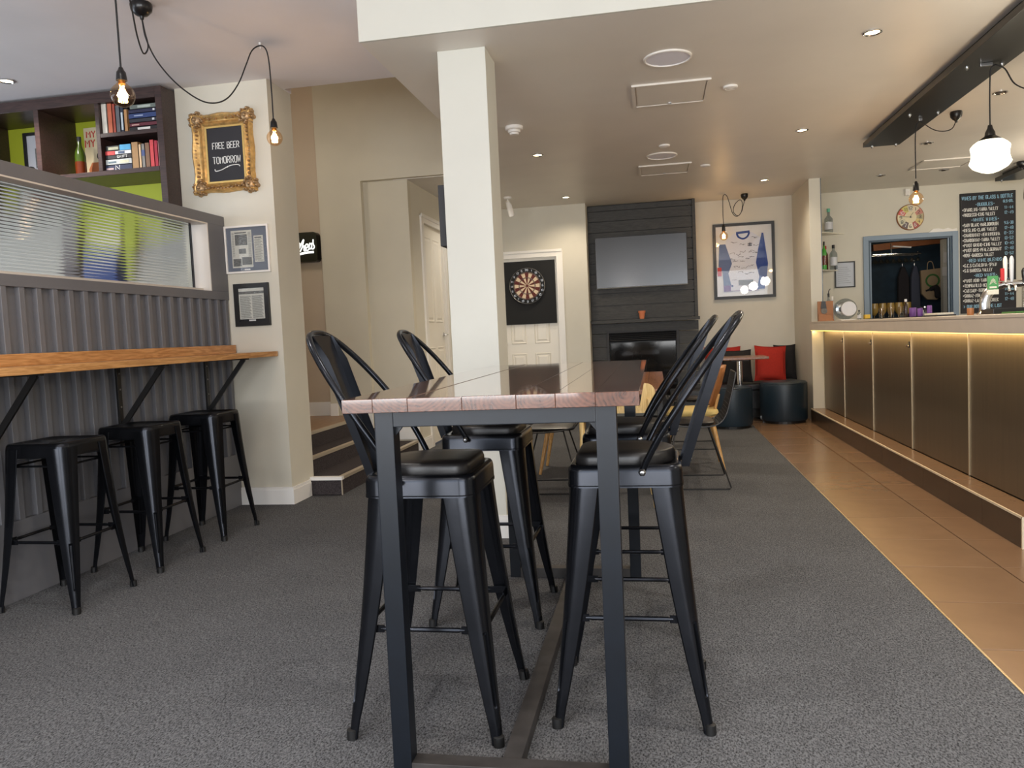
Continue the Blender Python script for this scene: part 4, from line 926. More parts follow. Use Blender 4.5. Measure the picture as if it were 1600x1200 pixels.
MB(t).lathe([(.07, -.118), (.082, -.124), (.07, -.13)], c, 28, 'y').build('rim_ring', 'chrome', smooth=40)
B(1.97, 2.12, 8.97, 9.2, ZB, ZB+.008, t).build('saucer', 'white_plastic', bevel=.002)
def bottle(x, y, z, h, r, body, cap, label, lab=None, sh=.62, capmat='charcoal', group=None, capr=.011, spout=False):
    t = T('spirit_bottle', label, 'bottle', (x, y, z), group=group)
    hs = h*sh
    MB(t).lathe([(0, 0), (r*.95, 0), (r, .006), (r, hs), (r*.9, hs+h*.05), (r*.36, hs+h*.16), (r*.34, h*.9), (0, h*.9)], (x, y, z), 20).build('glass_body', body, smooth=40)
    if lab: MB(t).lathe([(r*1.012, hs*.25), (r*1.012, hs*.8)], (x, y, z), 20).build('label', lab, smooth=40)
    MB(t).lathe([(capr, h*.86), (capr, h), (0, h)], (x, y, z), 14).build('cap', cap, smooth=40)
    if spout: MB(t).tube([(x, y, z+h), (x+.004, y, z+h+.03), (x+.022, y, z+h+.05)], .004, 6).build('pourer', 'charcoal')
    return t
bottle(1.885, 9.15, ZB, .30, .036, 'clear_bottle', 'charcoal', 'clear spirit bottle with black pourer behind the wooden board', 'silver_label', spout=True)
bottle(1.955, 9.3, ZB, .27, .02, 'silver_label', 'white_plastic', 'slim white bottle behind the large glass jar', None)
t = bottle(2.15, 8.95, ZB, .1, .02, 'clear_bottle', 'charcoal', 'tiny dropper bottle right of the large glass jar', 'silver_label', capr=.008)
t = T('sponge', 'yellow sponge block near the end of the bar', 'sponge', (2.24, 9.0, ZB)); B(2.21, 2.265, 8.96, 9.03, ZB+.006, ZB+.05, t).build('sponge_block', 'yellow', bevel=.006)
B(2.18, 2.33, 8.94, 9.06, ZB, ZB+.006, t).build('black_mat', 'black_paint')
B_ = lambda *a: None
t = T('bar_mat', 'long black rubber mat along the rear of the bar', 'mat', (2.27, 8.0, ZB)); B(2.18, 2.345, 7.2, 8.9, ZB, ZB+.006, t).build('mat_sheet', 'rubber', bevel=.002)
def tumbler(x, y, label, r=.028, h=.1, m='thin_glass', group=None):
    t = T('drinking_glass', label, 'glass', (x, y, ZB+.006), group=group)
    MB(t).lathe([(0, 0), (r*.85, 0), (r, h), (r*.93, h), (r*.8, .008), (0, .008)], (x, y, ZB+.006), 20).build('glass_body', m, smooth=40); return t
def cup(x, y, label, m, r=.033, h=.085, z=None):
    z = z or ZB+.006
    t = T('cup', label, 'cup', (x, y, z)); MB(t).lathe([(0, 0), (r*.9, 0), (r, .006), (r, h-.004), (r*.92, h), (0, h-.004)], (x, y, z), 20).build('cup_body', m, smooth=40); return t
cup(2.322, 7.75, 'large purple cup on the bar before the doorway', 'purple', .03, .082); cup(2.245, 7.3, 'smaller purple cup right of the white bottle', 'purple', .022, .07, ); cup(2.31, 7.27, 'rightmost purple cup with a white lid on the bar', 'purple', .02, .09)
G3 = 'clear glasses on the bar mat'
for x, y, q in ((2.21, 8.33, 'leftmost'), (2.262, 8.2, 'middle'), (2.31, 8.07, 'rightmost')): tumbler(x, y, 'clear drinking glass on the bar mat, %s of three left of the purple cups' % q, group=G3)
bottle(2.225, 7.62, ZB+.006, .16, .016, 'bottle_dark', 'silver_label', 'slim dark bottle with pale neck beside the large purple cup'); bottle(2.27, 7.35, ZB+.006, .08, .018, 'silver_label', 'charcoal', 'small white bottle with black cap between the purple cups'); bottle(2.32, 7.42, ZB+.006, .085, .013, 'clear_bottle', 'chrome', 'small clear shaker bottle with silver cap on the bar')
t = T('napkin_tray', 'pale folded napkins in a low tray on the bar', 'tray', (2.27, 6.9, ZB)); B(2.2, 2.34, 6.75, 7.1, ZB, ZB+.012, t).build('tray', 'charcoal', bevel=.002); B(2.21, 2.33, 6.77, 7.08, ZB+.012, ZB+.028, t).build('napkins', 'paper', bevel=.003)
# wide amber goblets in a row on the back bench beyond
G4 = 'amber stemmed goblets beyond the bar'
ob = T('back_bench', 'dark back bench in the doorway beyond the bar', 'bench', (2.9, 10.9, 0)); B(2.70, 3.40, 10.72, 11.1, 0, 1.03, ob).build('bench_body', 'bar_dark')
for i in range(5):
    x = 2.79+i*.098; o = T('goblet', 'amber stemmed goblet beyond the bar, %s from the left' % ('first', 'second', 'third', 'fourth', 'fifth')[i], 'glass', (x, 10.85, 1.03), group=G4)
    MB(o).lathe([(0, 0), (.034, .002), (.004, .01), (.004, .14), (.02, .15), (.044, .19), (.05, .24), (.044, .30), (.041, .30), (.046, .24), (0, .165)], (x, 10.85, 1.03), 18).build('goblet_body', 'amber_glass', smooth=40)
# ---- beer tap
t = T('beer_tap', 'chrome arched beer font with tap handles and a green badge', 'beer tap', (2.3, 6.0, ZB))
arc = [(2.262, 6.0, ZB)]+[(2.262+.135-.135*math.cos(a), 6.0, ZB+.07+.135*math.sin(a)) for a in [k*PI/2/8 for k in range(9)]]+[(2.52, 6.0, ZB+.205)]
MB(t).tube(arc, [.034]*5+[.033, .032, .03, .028, .027, .026], 18).build('arched_column', 'chrome', smooth=50)
MB(t).lathe([(.048, 0), (.048, .01), (.036, .02)], (2.262, 6.0, ZB), 24).build('base_flange', 'chrome', smooth=40)
for i, (x, m) in enumerate(((2.385, 'white_plastic'), (2.425, 'silver_label'), (2.50, 'black_satin'))):
    h = .165 if i < 2 else .08
    MB(t).lathe([(.008, 0), (.009, .02), (.012, .03), (.014, h*.9), (.011, h), (.006, h+.012), (0, h+.014)], (x, 5.975, ZB+.215), 14).build('tap_handle', m, smooth=40)
    MB(t).tube([(x, 5.97, ZB+.2), (x, 5.92, ZB+.19), (x, 5.91, ZB+.15)], .009, 10).build('tap_nozzle', 'chrome', smooth=50)
B(2.352, 2.372, 5.955, 5.975, ZB+.225, ZB+.31, t).build('red_handle', 'red_label', bevel=.003)
MB(t).tube([(2.52, 6.0, ZB), (2.52, 6.0, ZB+.2)], .02, 14).build('second_column', 'chrome', smooth=50)
bd = B(2.262, 2.33, 5.945, 5.957, ZB+.17, ZB+.262, t).build('badge', 'green_label', bevel=.003)
B(2.264, 2.332, 5.945, 5.957, ZB+.135, ZB+.168, t).build('price_tag', 'paper')
bz = MB(t)
for k in range(3): bz.tube([(2.275+.004*k, 5.943, ZB+.205+k*.012), (2.296, 5.943, ZB+.222+k*.01), (2.317-.004*k, 5.943, ZB+.205+k*.012)], .0022, 5)
bz.box(2.274, 2.318, 5.943, 5.945, ZB+.178, ZB+.19).build('badge_print', 'paper')
t = T('drip_tray', 'long black drip tray under the beer tap', 'tray', (2.4, 6.0, ZB)); B(2.21, 2.62, 5.72, 5.92, ZB, ZB+.035, t).build('tray_body', 'black_satin', bevel=.003); B(2.225, 2.6, 5.735, 5.905, ZB+.035, ZB+.038, t).build('grille', 'charcoal')
t = T('green_cloth', 'folded green bar towel in front of the drip tray', 'towel', (2.4, 5.55, ZB)); B(2.235, 2.5, 5.46, 5.66, ZB, ZB+.012, t).build('towel', 'logo_green', bevel=.004)
cup(2.19, 6.05, 'small brown tub left of the beer tap', 'brown_wood', .022, .05, ZB+.0)

# ---- back wall of the bar
t = T('wine_board', 'tall wine list chalkboard with handwritten lines beside the doorway', 'chalkboard', (3.99, 10.48, 1.15))
cbx0, cbx1, cz0, cz1 = 3.69, 4.30, 1.15, 2.595
B(cbx0, cbx1, 10.478, 10.5, cz0, cz1, t).build('board', 'chalkboard'); frame4(t, cbx0, cbx1, cz0, cz1, .008, 10.474, 10.5, 'black_paint', 'frame', 0)
yb = 10.4765
rows = [('h', 'WINES BY THE GLASS & BOTTLE', ''), ('b', '-BUBBLES-', 'GLS-BTL'), ('w', '*SPARKLING-YARRA VALLEY', '11-44'), ('w', '*PROSECCO-KING VALLEY', '12-49'), ('b', '-WHITE WINES-', ''),
        ('w', '*SAUV BLANC-MARLBOROUGH', '9.5-38'), ('w', '*RIESLING-CLARE VALLEY', '12-48'), ('w', '*CHARDONNAY-NEW RIVERINA', '8-32'), ('w', '*CHARDONNAY-YARRA VALLEY', '13-52'), ('w', '*PINOT GRIGIO-KING VALLEY', '10-40'),
        ('w', '*PINOT GRIS-PFALZ,GERMANY', '12-48'), ('w', '*ROSE-BAROSSA VALLEY', '13-52'), ('b', '-RED WINE BLENDS-', ''), ('w', '*G.C.S CATALONIA-SPAIN', '11-44'), ('w', '*S.G BAROSSA VALLEY', '12-48'), ('b', '-RED WINES-', ''),
        ('w', '*PINOT NOIR-YARRA VALLEY', '12-48'), ('w', '*TEMPRANILLO-MCLAREN VALE', '13-52'), ('w', '*CAB.SAUV-TERRA ROSSA', '14-56'), ('w', '*SHIRAZ-NSW', '11-44'), ('w', '*SHIRAZ-LANGHORNE CREEK', '12-48'), ('b2', '> OUR BOTTLE WINE LIST', '')]
zz = 2.545
for k, s1, s2 in rows:
    if k == 'h': write(s1, cbx0+.02, zz-.03, .04, yb, 'chalk_blue', t, 'chalk_line', width=.56, r=.1, rise=0); zz -= .086
    elif k == 'b':
        write(s1, (cbx0+cbx1)/2-.03, zz-.022, .036, yb, 'chalk_blue', t, 'chalk_line', width=.03*len(s1)*.8, r=.1, align='c')
        if s2: write(s2, cbx1-.135, zz, .03, yb, 'chalk_blue', t, 'price', width=.11, r=.1)
        zz -= .062
    elif k == 'b2': write(s1, cbx0+.03, zz-.03, .036, yb, 'chalk_blue', t, 'chalk_line', width=.42, r=.1)
    else:
        write(s1, cbx0+.022, zz-.02, .037, yb, 'chalk_white', t, 'chalk_line', width=.0172*len(s1), r=.075); write(s2, cbx1-.125, zz-.014, .034, yb, 'chalk_blue', t, 'price', width=.1, r=.08); zz -= .0605
t = T('wall_clock', 'round wall clock with coloured numeral segments above the doorway', 'clock', (3.127, 10.47, 2.2)); c = (3.127, 10.5, 2.357)
MB(t).lathe([(0, 0), (.157, 0), (.157, .018), (.15, .024), (0, .024)], c, 40, 'y').build('case', 'brown_wood', smooth=30)
cols = [(205, 196, 176), (222, 206, 176), (196, 132, 118), (176, 164, 128), (214, 190, 128), (168, 84, 78), (228, 218, 190), (110, 96, 96), (206, 200, 172), (222, 212, 178), (204, 92, 88), (208, 196, 116)]
for k in range(12):
    b = MB(t); a0, a1 = (k-.5)*PI/6, (k+.5)*PI/6; vs = []
    for j in range(4): a = a0+(a1-a0)*j/3; vs += [(c[0]+.07*math.sin(a), c[1]-.0255, c[2]+.07*math.cos(a)), (c[0]+.148*math.sin(a), c[1]-.0255, c[2]+.148*math.cos(a))]
    b.add(vs, [(2*j, 2*j+1, 2*j+3, 2*j+2) for j in range(3)]).build('numeral_segment', bookmat(cols[k]))
    a = k*PI/6; write(str(k or 12), c[0]+.11*math.sin(a), c[2]+.11*math.cos(a)-.018, .036, c[1]-.0265, 'ink' if k not in (5, 10, 7) else 'chalk_white', t, 'numeral', r=.08, jit=0, align='c')
MB(t).lathe([(0, 0), (.07, 0)], (c[0], c[1]-.0257, c[2]), 28, 'y').build('dial', 'poster_paper')
MB(t).bar((c[0]-.01, 10.471, c[2]), (c[0]+.032, 10.471, c[2]+.055), .006, .003).build('hour_hand', 'black_paint'); MB(t).bar((c[0]+.015, 10.469, c[2]-.002), (c[0]-.115, 10.469, c[2]+.014), .005, .003).build('minute_hand', 'black_paint'); MB(t).lathe([(0, 0), (.009, 0), (.009, .006), (0, .006)], (c[0], 10.474, c[2]), 12, 'y').build('hub', 'black_paint')
t = T('framed_certificate', 'small black framed certificate left of the doorway', 'picture', (2.36, 10.49, 1.54)); frame4(t, 2.24, 2.48, 1.542, 1.864, .014, 10.478, 10.5, 'black_paint'); B(2.25, 2.47, 10.49, 10.498, 1.552, 1.854, t).build('certificate_sheet', 'silver_label')
tx = MB(t)
for k in range(9): tx.box(2.28, 2.43-.02*(k % 3), 10.4895, 10.49, 1.60+k*.024, 1.603+k*.024)
tx.build('text_lines', 'mat_blue'); B(2.252, 2.468, 10.484, 10.485, 1.554, 1.852, t).build('glass', 'pane_glass')
shelves = [(2.215, .50, 'upper white corner shelf beside the bar wall end'), (1.765, .42, 'lower white corner shelf holding three bottles')]
for z, w_, lab in shelves:
    t = T('corner_shelf', lab, 'shelf', (2.0, 10.3, z-.012)); MB(t).prism([(1.867, 10.499), (1.867+w_, 10.499), (1.867, 9.98)], z-.012, z, 'xy').build('shelf_plate', 'shelf_white'); B(1.867, 1.88, 10.1, 10.45, z-.026, z-.012, t).build('shelf_rail', 'chrome')
bottle(2.155, 10.37, 2.215, .30, .05, 'clear_bottle', 'green_cap', 'square-shouldered clear gin bottle with mint cap on the upper shelf', 'silver_label', sh=.55, capr=.02)
bottle(2.07, 10.25, 1.765, .34, .03, 'bottle_lime', 'charcoal', 'green glass bottle with dark pourer on the lower shelf', 'liquor', spout=False); bottle(2.115, 10.41, 1.765, .30, .034, 'liquor', 'red_label', 'brown spirit bottle with red cap on the lower shelf', None, capr=.018); bottle(2.195, 10.33, 1.765, .30, .045, 'clear_bottle', 'charcoal', 'wide clear bottle with black cap on the lower shelf', 'silver_label', capr=.017)
t = T('paper_sheaf', 'loose white papers lying on the doorway head', 'papers', (3.49, 10.48, 2.155)); MB(t).prism([(3.33, 2.155), (3.655, 2.155), (3.65, 2.19), (3.60, 2.178), (3.55, 2.2), (3.5, 2.185), (3.44, 2.2), (3.38, 2.196)], 10.476, 10.498).build('paper_stack', 'white_plastic')
t = T('wall_sensor', 'small white box sensor on the wall above the clock', 'sensor', (3.12, 10.49, 2.62)); B(3.07, 3.125, 10.46, 10.5, 2.62, 2.7, t).build('sensor_body', 'white_plastic', bevel=.004); MB(t).lathe([(0, 0), (.02, 0), (.016, .01), (0, .014)], (3.097, 10.46, 2.645), 12, 'y').build('lens', 'white_plastic', smooth=40)
# ---- seen through the doorway
t = T('glass_rack', 'metal hanging rack for stemware in the dark store', 'rack', (3.3, 11.9, 2.0)); b = MB(t)
for y in (11.7, 11.85, 12.0): b.tube([(3.0, y, 2.02), (3.62, y, 2.0)], .006, 6)
for x in (3.05, 3.3, 3.58): b.tube([(x, 11.7, 2.022), (x, 12.0, 2.022)], .006, 6)
b.build('rack_bars', 'chrome'); MB(t).tube([(3.28, 11.85, 2.02), (3.28, 11.85, 2.17)], .008, 6).build('hanger', 'chrome'); MB(t).bar((3.3, 11.85, 2.13), (3.54, 11.85, 2.10), .02, .02).build('crossbar', 'white_plastic')
first = None
for i in range(16):
    x = 3.03+(i % 8)*.08; y = 11.74+.22*(i//8)
    if first is None:
        first = T('stemmed_glass', 'upside-down stemmed glass hanging on the store rack', 'glass', (x, y, 1.9), group='stemmed glasses on the rack')
        MB(first).lathe([(.03, .115), (.004, .11), (.004, .06), (.028, .04), (.034, 0), (.032, 0), (.026, .036), (0, .05)], (x, y, 1.9), 14).build('glass_body', 'thin_glass', smooth=40)
    else:
        o = copy_tree(first); o.location = (x, y, 1.9)
    (first if i == 0 else o)['label'] = 'upside-down glass on the store rack, %s row, %s from the left' % (('front', 'rear')[i//8], ('first', 'second', 'third', 'fourth', 'fifth', 'sixth', 'seventh', 'eighth')[i % 8])
t = T('timber_beam', 'brown timber beam under the store ceiling', 'beam', (3.6, 12.0, 2.18)); MB(t).bar((3.10, 12.1, 2.14), (4.1, 12.1, 2.2), .1, .09).build('beam_body', 'beam_wood')
t = T('canvas_bag', 'tan canvas bag with green ring hanging in the store', 'bag', (3.86, 12.0, 1.36)); MB(t).prism([(3.70, 1.78), (3.97, 1.8), (3.99, 1.42), (3.9, 1.36), (3.78, 1.37), (3.71, 1.45)], 11.97, 12.03).build('bag_body', 'canvas', bevel=.01); MB(t).lathe([(.095, 0), (.07, 0), (.07, .003), (.095, .003)], (3.85, 11.972, 1.63), 24, 'y', ring=True).build('printed_ring', 'logo_green'); MB(t).tube(smoothpts([(3.79, 12, 1.78), (3.80, 12, 1.88), (3.83, 12, 1.90), (3.86, 12, 1.88), (3.88, 12, 1.79)], 5), .006, 6).build('handle', 'canvas')
t = T('fabric_bundle', 'black cloth bundle hung over the canvas bag', 'cloth', (3.97, 11.9, 1.4)); MB(t).tube(smoothpts([(3.74, 11.9, 1.49), (3.80, 11.9, 1.51), (3.86, 11.9, 1.53), (3.885, 11.9, 1.48), (3.89, 11.9, 1.38)], 4), [.012]*4+[.03]*4+[.045]*4+[.04]*4+[.02], 8).build('cloth_body', 'black_cloth', smooth=60)
for x, m, lab, w_ in ((3.53, 'dark_coat', 'dark coat hanging left in the store', .075), (3.69, 'grey_coat', 'grey coat hanging beside the canvas bag', .06)):
    t = T('hanging_coat', lab, 'coat', (x, 12.2, 1.2)); MB(t).prism([(x-.02, 1.86), (x+.02, 1.86), (x+w_, 1.7), (x+w_*1.1, 1.22), (x+.02, 1.2), (x-w_, 1.22), (x-w_*.9, 1.7)], 12.17, 12.25).build('coat_body', m, bevel=.02, bseg=3); MB(t).tube([(x, 12.21, 1.86), (x, 12.21, 1.9), (x, 12.395, 1.9)], .005, 6).build('hook', 'chrome')
t = T('switch_post', 'white narrow column of switches at the right of the doorway', 'post', (3.99, 11.8, 0)); B(3.93, 4.02, 11.8, 11.9, 0, 2.18, t).build('post_body', 'paper'); B(3.915, 3.975, 11.78, 11.8, 1.68, 1.80, t).build('switch_box', 'white_plastic', bevel=.004); B(3.94, 4.01, 11.785, 11.8, 1.86, 2.0, t).build('socket_plate', 'white_plastic', bevel=.004)
struct(B(4.03, 4.3, 11.75, 11.85, 0, 2.5).build('trim_4', 'maroon'))
point('store_light', (3.2, 11.4, 2.5), 3, (1, .85, .65), .05)

# ---- black board under the ceiling and its lamps
bm_ = T('lamp_beam', 'long black board bolted under the ceiling above the bar front', 'beam', (2.02, 5.8, 2.65))
B(1.868, 2.168, 4.12, 7.545, 2.655, 2.695, bm_).build('board', 'black_satin', bevel=.002); B(1.90, 2.13, 4.16, 7.45, 2.695, CEIL, bm_).build('mounting_batten', 'black_paint')
for y in (7.5, 6.46, 5.36, 4.3):
    for x in (1.932, 2.128): MB(bm_).lathe([(.011, 2.656), (.011, 2.645), (.008, 2.64), (.004, 2.632), (0, 2.631)], (x, y, 0), 12).build('bolt', 'bolt', smooth=40)
B(1.99, 2.06, 5.31, 5.33, 2.635, 2.655, bm_).build('cord_clip', 'bolt', bevel=.003); B(2.04, 2.065, 6.60, 6.62, 2.635, 2.655, bm_).build('cord_clip', 'bolt', bevel=.003)
gp = T('globe_pendant', 'white schoolhouse glass globe pendant hanging before the bar', 'pendant light', (2.12, 5.5, 2.03))
gx, gy = 2.075, 5.40
MB(gp).lathe([(.012, 2.30), (.016, 2.28), (.028, 2.255), (.03, 2.235), (.05, 2.222), (.078, 2.2), (.075, 2.195), (0, 2.195)], (gx, gy, 0), 28).build('lamp_cap', 'black_satin', smooth=40)
MB(gp).lathe([(.072, 2.205), (.092, 2.19), (.108, 2.172), (.110, 2.165), (.104, 2.135), (.104, 2.115), (.112, 2.083), (.117, 2.073), (.112, 2.063), (.098, 2.045), (.085, 2.036), (.06, 2.023), (.05, 2.018), (.025, 2.010), (0, 2.008)], (gx, gy, 0), 36).build('globe', 'globe_glow', smooth=30)
MB(gp).tube(smoothpts([(gx, gy, 2.30), (gx, gy, 2.5), (gx-.005, gy-.03, 2.63), (gx+.01, gy-.06, 2.645)], 5), .0045, 6).build('cord', 'cord')
MB(gp).tube(smoothpts([(gx+.01, gy-.06, 2.645), (gx+.07, gy-.04, 2.62), (gx+.15, gy+.02, 2.54), (gx+.28, gy+.1, 2.52), (gx+.42, gy+.16, 2.58), (gx+.5, gy+.2, 2.66)], 6), .0045, 6).build('cord', 'cord'); canopy(gp, gx+.5, gy+.2, CEIL, .045)
for yy, pw in ((gy, 9), (3.6, 16), (1.9, 16)): point('globe_and_fill_light', (gx, yy, 1.93), pw, (1, .9, .72), .09)  # first lights the globe; the other two are added fill without lamps
p3 = T('pendant_light', 'filament bulb pendant hanging from the black board before the clock', 'pendant light', (2.02, 6.6, 2.1))
MB(p3).tube(smoothpts([(2.05, 6.63, 2.64), (2.025, 6.61, 2.6), (2.012, 6.6, 2.5), (2.012, 6.6, 2.2)], 6), .004, 6).build('cord', 'cord'); MB(p3).tube(smoothpts([(2.05, 6.63, 2.645), (2.16, 6.68, 2.58), (2.25, 6.72, 2.565), (2.33, 6.77, 2.59), (2.37, 6.80, 2.65)], 6), .004, 6).build('cord', 'cord'); canopy(p3, 2.375, 6.81, CEIL, .045)
bulb(p3, 2.012, 6.6, 2.045, .052, 2.18)
b2 = T('lamp_beam', 'second black board under the ceiling behind the bar at right', 'beam', (4.2, 9.0, 2.65)); B(3.93, 4.2, 6.0, 10.1, 2.655, 2.695, b2).build('board', 'black_satin', bevel=.002); B(3.97, 4.16, 6.1, 10.0, 2.695, CEIL, b2).build('mounting_batten', 'black_paint')
for y in (10.05, 9.2): MB(b2).lathe([(.011, 2.656), (.011, 2.645), (.008, 2.64), (0, 2.632)], (3.98, y, 0), 12).build('bolt', 'bolt', smooth=40)
MB(b2).tube(smoothpts([(3.97, 9.4, 2.65), (3.95, 9.4, 2.5), (3.94, 9.4, 2.35), (3.98, 9.4, 2.28), (4.05, 9.4, 2.3)], 6), .004, 6).build('cord', 'cord'); canopy(b2, 3.88, 9.3, CEIL, .05)

# fill lights added around and behind the viewpoint, without fittings
for x, y in ((-2.2, -1.2), (1.4, -1.2), (-.6, .2)): point('room_fill_light', (x, y, 2.2), 26, (1, .9, .78), .12)

# unseen fill added to brighten the wall behind the bar
for y in (8.3, 6.7): point('bar_back_fill', (4.06, y, 2.1), 24, (1, .88, .7), .1)

# top fill added under the high ceiling for the table and carpet
for x in (-1.9, -.4, 1.1):
    for y in (.2, 2.2): spot('front_room_fill', (x, y, 2.98), 46, (1, .95, .88), 125, .9, .05)
# ================================================================ STOOLS
def rsq(h, r, z, n=5, hx=None):
    hx = hx or h; out = []
    for cx, cy, a0 in ((1, 1, 0), (-1, 1, 90), (-1, -1, 180), (1, -1, 270)):
        for k in range(n):
            a = math.radians(a0+90*k/(n-1)); out.append((cx*(hx-r)+r*math.cos(a), cy*(h-r)+r*math.sin(a), z))
    return out
def loft(b, rings, cap0=False, cap1=True):
    n = len(rings[0]); vs = [v for r in rings for v in r]; fs = []
    for i in range(len(rings)-1):
        for k in range(n): fs.append((i*n+k, i*n+(k+1) % n, (i+1)*n+(k+1) % n, (i+1)*n+k))
    if cap0: fs.append(tuple(range(n))[::-1])
    if cap1: fs.append(tuple((len(rings)-1)*n+k for k in range(n)))
    return b.add(vs, fs)
def stool_leg(sx, sy, ZT, foot, top):
    b = MB(); rings = []
    for t in (0.005, .03, .075, .125, .14, .15, .28, .41, .425, .44, .6, .8, 1.0):
        z = .735*ZT*t; c = foot+(top-foot)*t-.006*math.sin(PI*t)
        w = .026+.068*max(0, t-.06)**.85; r = .014+.045*t; r = min(r, w*.95)
        g = .007 if .145 < t < .42 else .0
        pts = [(c-w, c)]+[(c-r+r*math.sin(a), c-r+r*math.cos(a)) for a in [math.radians(q) for q in (0, 15, 30, 38, 52, 60, 75, 90)]]+[(c, c-w)]
        out = []
        for i, (x, y) in enumerate(pts):
            d = g if i in (4, 5) else 0
            out.append((x-d, y-d))
        inn = [(x-.0035-(0 if i < len(pts)-1 else 0), y-.0035) for i, (x, y) in enumerate(out)]
        rings.append([(sx*x, sy*y, z) for x, y in out+inn[::-1]])
    return loft(b, rings, True, True)
def make_stool(label, group, back, sm, pad):
    root = T('bar_chair' if back else 'bar_stool', label, 'bar chair' if back else 'stool', group=group)
    ZT, foot, top = 1.0, (.228 if back else .205), .163
    pan = MB(); H = .168 if back else .160
    loft(pan, [rsq(H, .045, .694), rsq(H-.001, .045, .70), rsq(H-.002, .044, .738), rsq(H-.004, .044, .750), rsq(H-.009, .042, .7575), rsq(H-.018, .038, .7585), rsq(H-.025, .036, .757), rsq(H-.034, .036, .751), rsq(.05, .02, .748)], False, True)
    pan.build('seat', sm, root, smooth=50)
    MB().prism([(x, y) for x, y, z in rsq(H+.0012, .051, 0)], .698, .7015, 'xy').build('seat_rim', sm, root, smooth=40)
    if not pad: MB().prism([(x, y) for x, y, z in rsq(.045, .011, 0, 4, .012)], .7475, .7492, 'xy').build('hand_hole', 'rubber', root)  # dark plate imitates the shaded slot; the pan has no opening
    for sx, sy in ((1, 1), (-1, 1), (-1, -1), (1, -1)):
        l = stool_leg(sx, sy, ZT, foot, top).build('leg', sm, root, smooth=40)
        c = foot-.011; MB().lathe([(0, 0), (.0165, 0), (.016, .028), (.012, .03), (0, .03)], (sx*c, sy*c, 0), 12).build('foot_cap', 'rubber', l, smooth=40)
    zb = .315; c = foot+(top-foot)*zb/.735-.020
    for ax in (0, 1):
        for s in (1, -1):
            def P(t, dz=0): return (t, s*c, zb+dz) if ax == 0 else (s*c, t, zb+dz)
            b = MB().tube([P(-c+.055), P(-c+.075), P(c-.075), P(c-.055)], [.004, .0075, .0075, .004], 8)
            for q in (-1, 1): b.bar(P(q*(c-.065)), P(q*(c+.006)), .004, .022)
            b.build('footrest', sm, root, smooth=40)
    if not back:
        c = foot+(top-foot)*.655/.735-.03
        for s in (1, -1):
            MB().tube([(-c, s*c, .655), (c, s*c, .655)], .005, 6).build('seat_rod', sm, root); MB().tube([(s*c, -c, .655), (s*c, c, .655)], .005, 6).build('seat_rod', sm, root)
    for q in (1, -1): MB().bar((-.14, -.14*q, .678), (.14, .14*q, .684), .022, .003).build('seat_brace', sm, root)
    if pad:
        D = []
        for k in range(17):
            a = -PI/2+PI*k/16; D.append((.012+.138*math.cos(a), .14*math.sin(a)))
        D += [(-.10, .14), (-.132, .128), (-.145, .095), (-.145, -.095), (-.132, -.128), (-.10, -.14)]
        rings = []
        for s_, z in ((.99, .752), (1.0, .758), (.995, .776), (.975, .786), (.93, .7905), (.5, .792)): rings.append([(x*s_, y*s_, z) for x, y in D])
        loft(MB(), rings, True, True).build('seat_pad', 'black_vinyl', root, smooth=50)
    if back:
        P = []
        prof = [(.172, .735), (.178, .77), (.19, .84), (.195, .90), (.192, .96), (.18, 1.02), (.157, 1.08), (.124, 1.13), (.086, 1.163), (.044, 1.178), (0, 1.181)]
        for y, z in prof: P.append((.05+.30*((z-.735)/.446)**1.22, y, z))
        P = P+[(x, -y, z) for x, y, z in P[-2::-1]]
        MB().tube(smoothpts(P, 4), .0098, 10).build('back_hoop', sm, root, smooth=60)
        for s in (1, -1): MB().lathe([(0, 0), (.011, 0), (.011, .006), (.006, .012), (0, .013)], (.052, s*.184, .742), 6, 'y').build('bolt', 'bolt', root) if s < 0 else MB().lathe([(0, 0), (.011, 0), (.011, -.006), (.006, -.012), (0, -.013)], (.052, .184, .742), 6, 'y').build('bolt', 'bolt', root)
        b = MB(); vs = []; N = 12
        for i in range(N+1):
            t = i/N; z = .735+.437*t; x = .185+.148*t**1.05; w = .056+.014*t
            for u in (-1.02, -1, -.55, .55, 1, 1.02):
                gx = -.004 if abs(u) < .6 and .12 < t < .9 else 0
                vs.append((x+gx-(.024*min(1, 5*(1-t)+.2) if abs(u) > 1.01 else 0), u*w, z))
        for i in range(N+1):
            t = i/N; z = .735+.437*t; x = .185+.148*t**1.05+.003; w = .056+.014*t
            for u in (-1.06, -1.04, -.55, .55, 1.04, 1.06):
                gx = -.004 if abs(u) < .6 and .12 < t < .9 else 0
                vs.append((x+gx-(.027*min(1, 5*(1-t)+.2) if abs(u) > 1.05 else 0), u*w, z))
        fs = []; S = 6; O = (N+1)*S
        for i in range(N):
            for k in range(S-1):
                fs += [(i*S+k, i*S+k+1, (i+1)*S+k+1, (i+1)*S+k), (O+i*S+k, O+(i+1)*S+k, O+(i+1)*S+k+1, O+i*S+k+1)]
            fs += [(i*S, (i+1)*S, O+(i+1)*S, O+i*S), (i*S+S-1, O+i*S+S-1, O+(i+1)*S+S-1, (i+1)*S+S-1)]
        fs += [tuple(range(S))+tuple(O+k for k in range(S-1, -1, -1)), tuple(N*S+k for k in range(S))+tuple(O+N*S+k for k in range(S-1, -1, -1))]
        sp_ = b.add(vs, fs).build('back_splat', sm, root, smooth=40)
        MB().lathe([(0, 0), (.008, 0), (.008, .006), (0, .008)], (.192, 0, .748), 6, 'x').build('bolt', 'bolt', root)
    return root
s0 = make_stool('black metal stool under the timber shelf, nearest of the three', 'backless stools at the timber shelf', False, 'stool_metal', False)
s0.location = (-2.755, 3.21, 0)
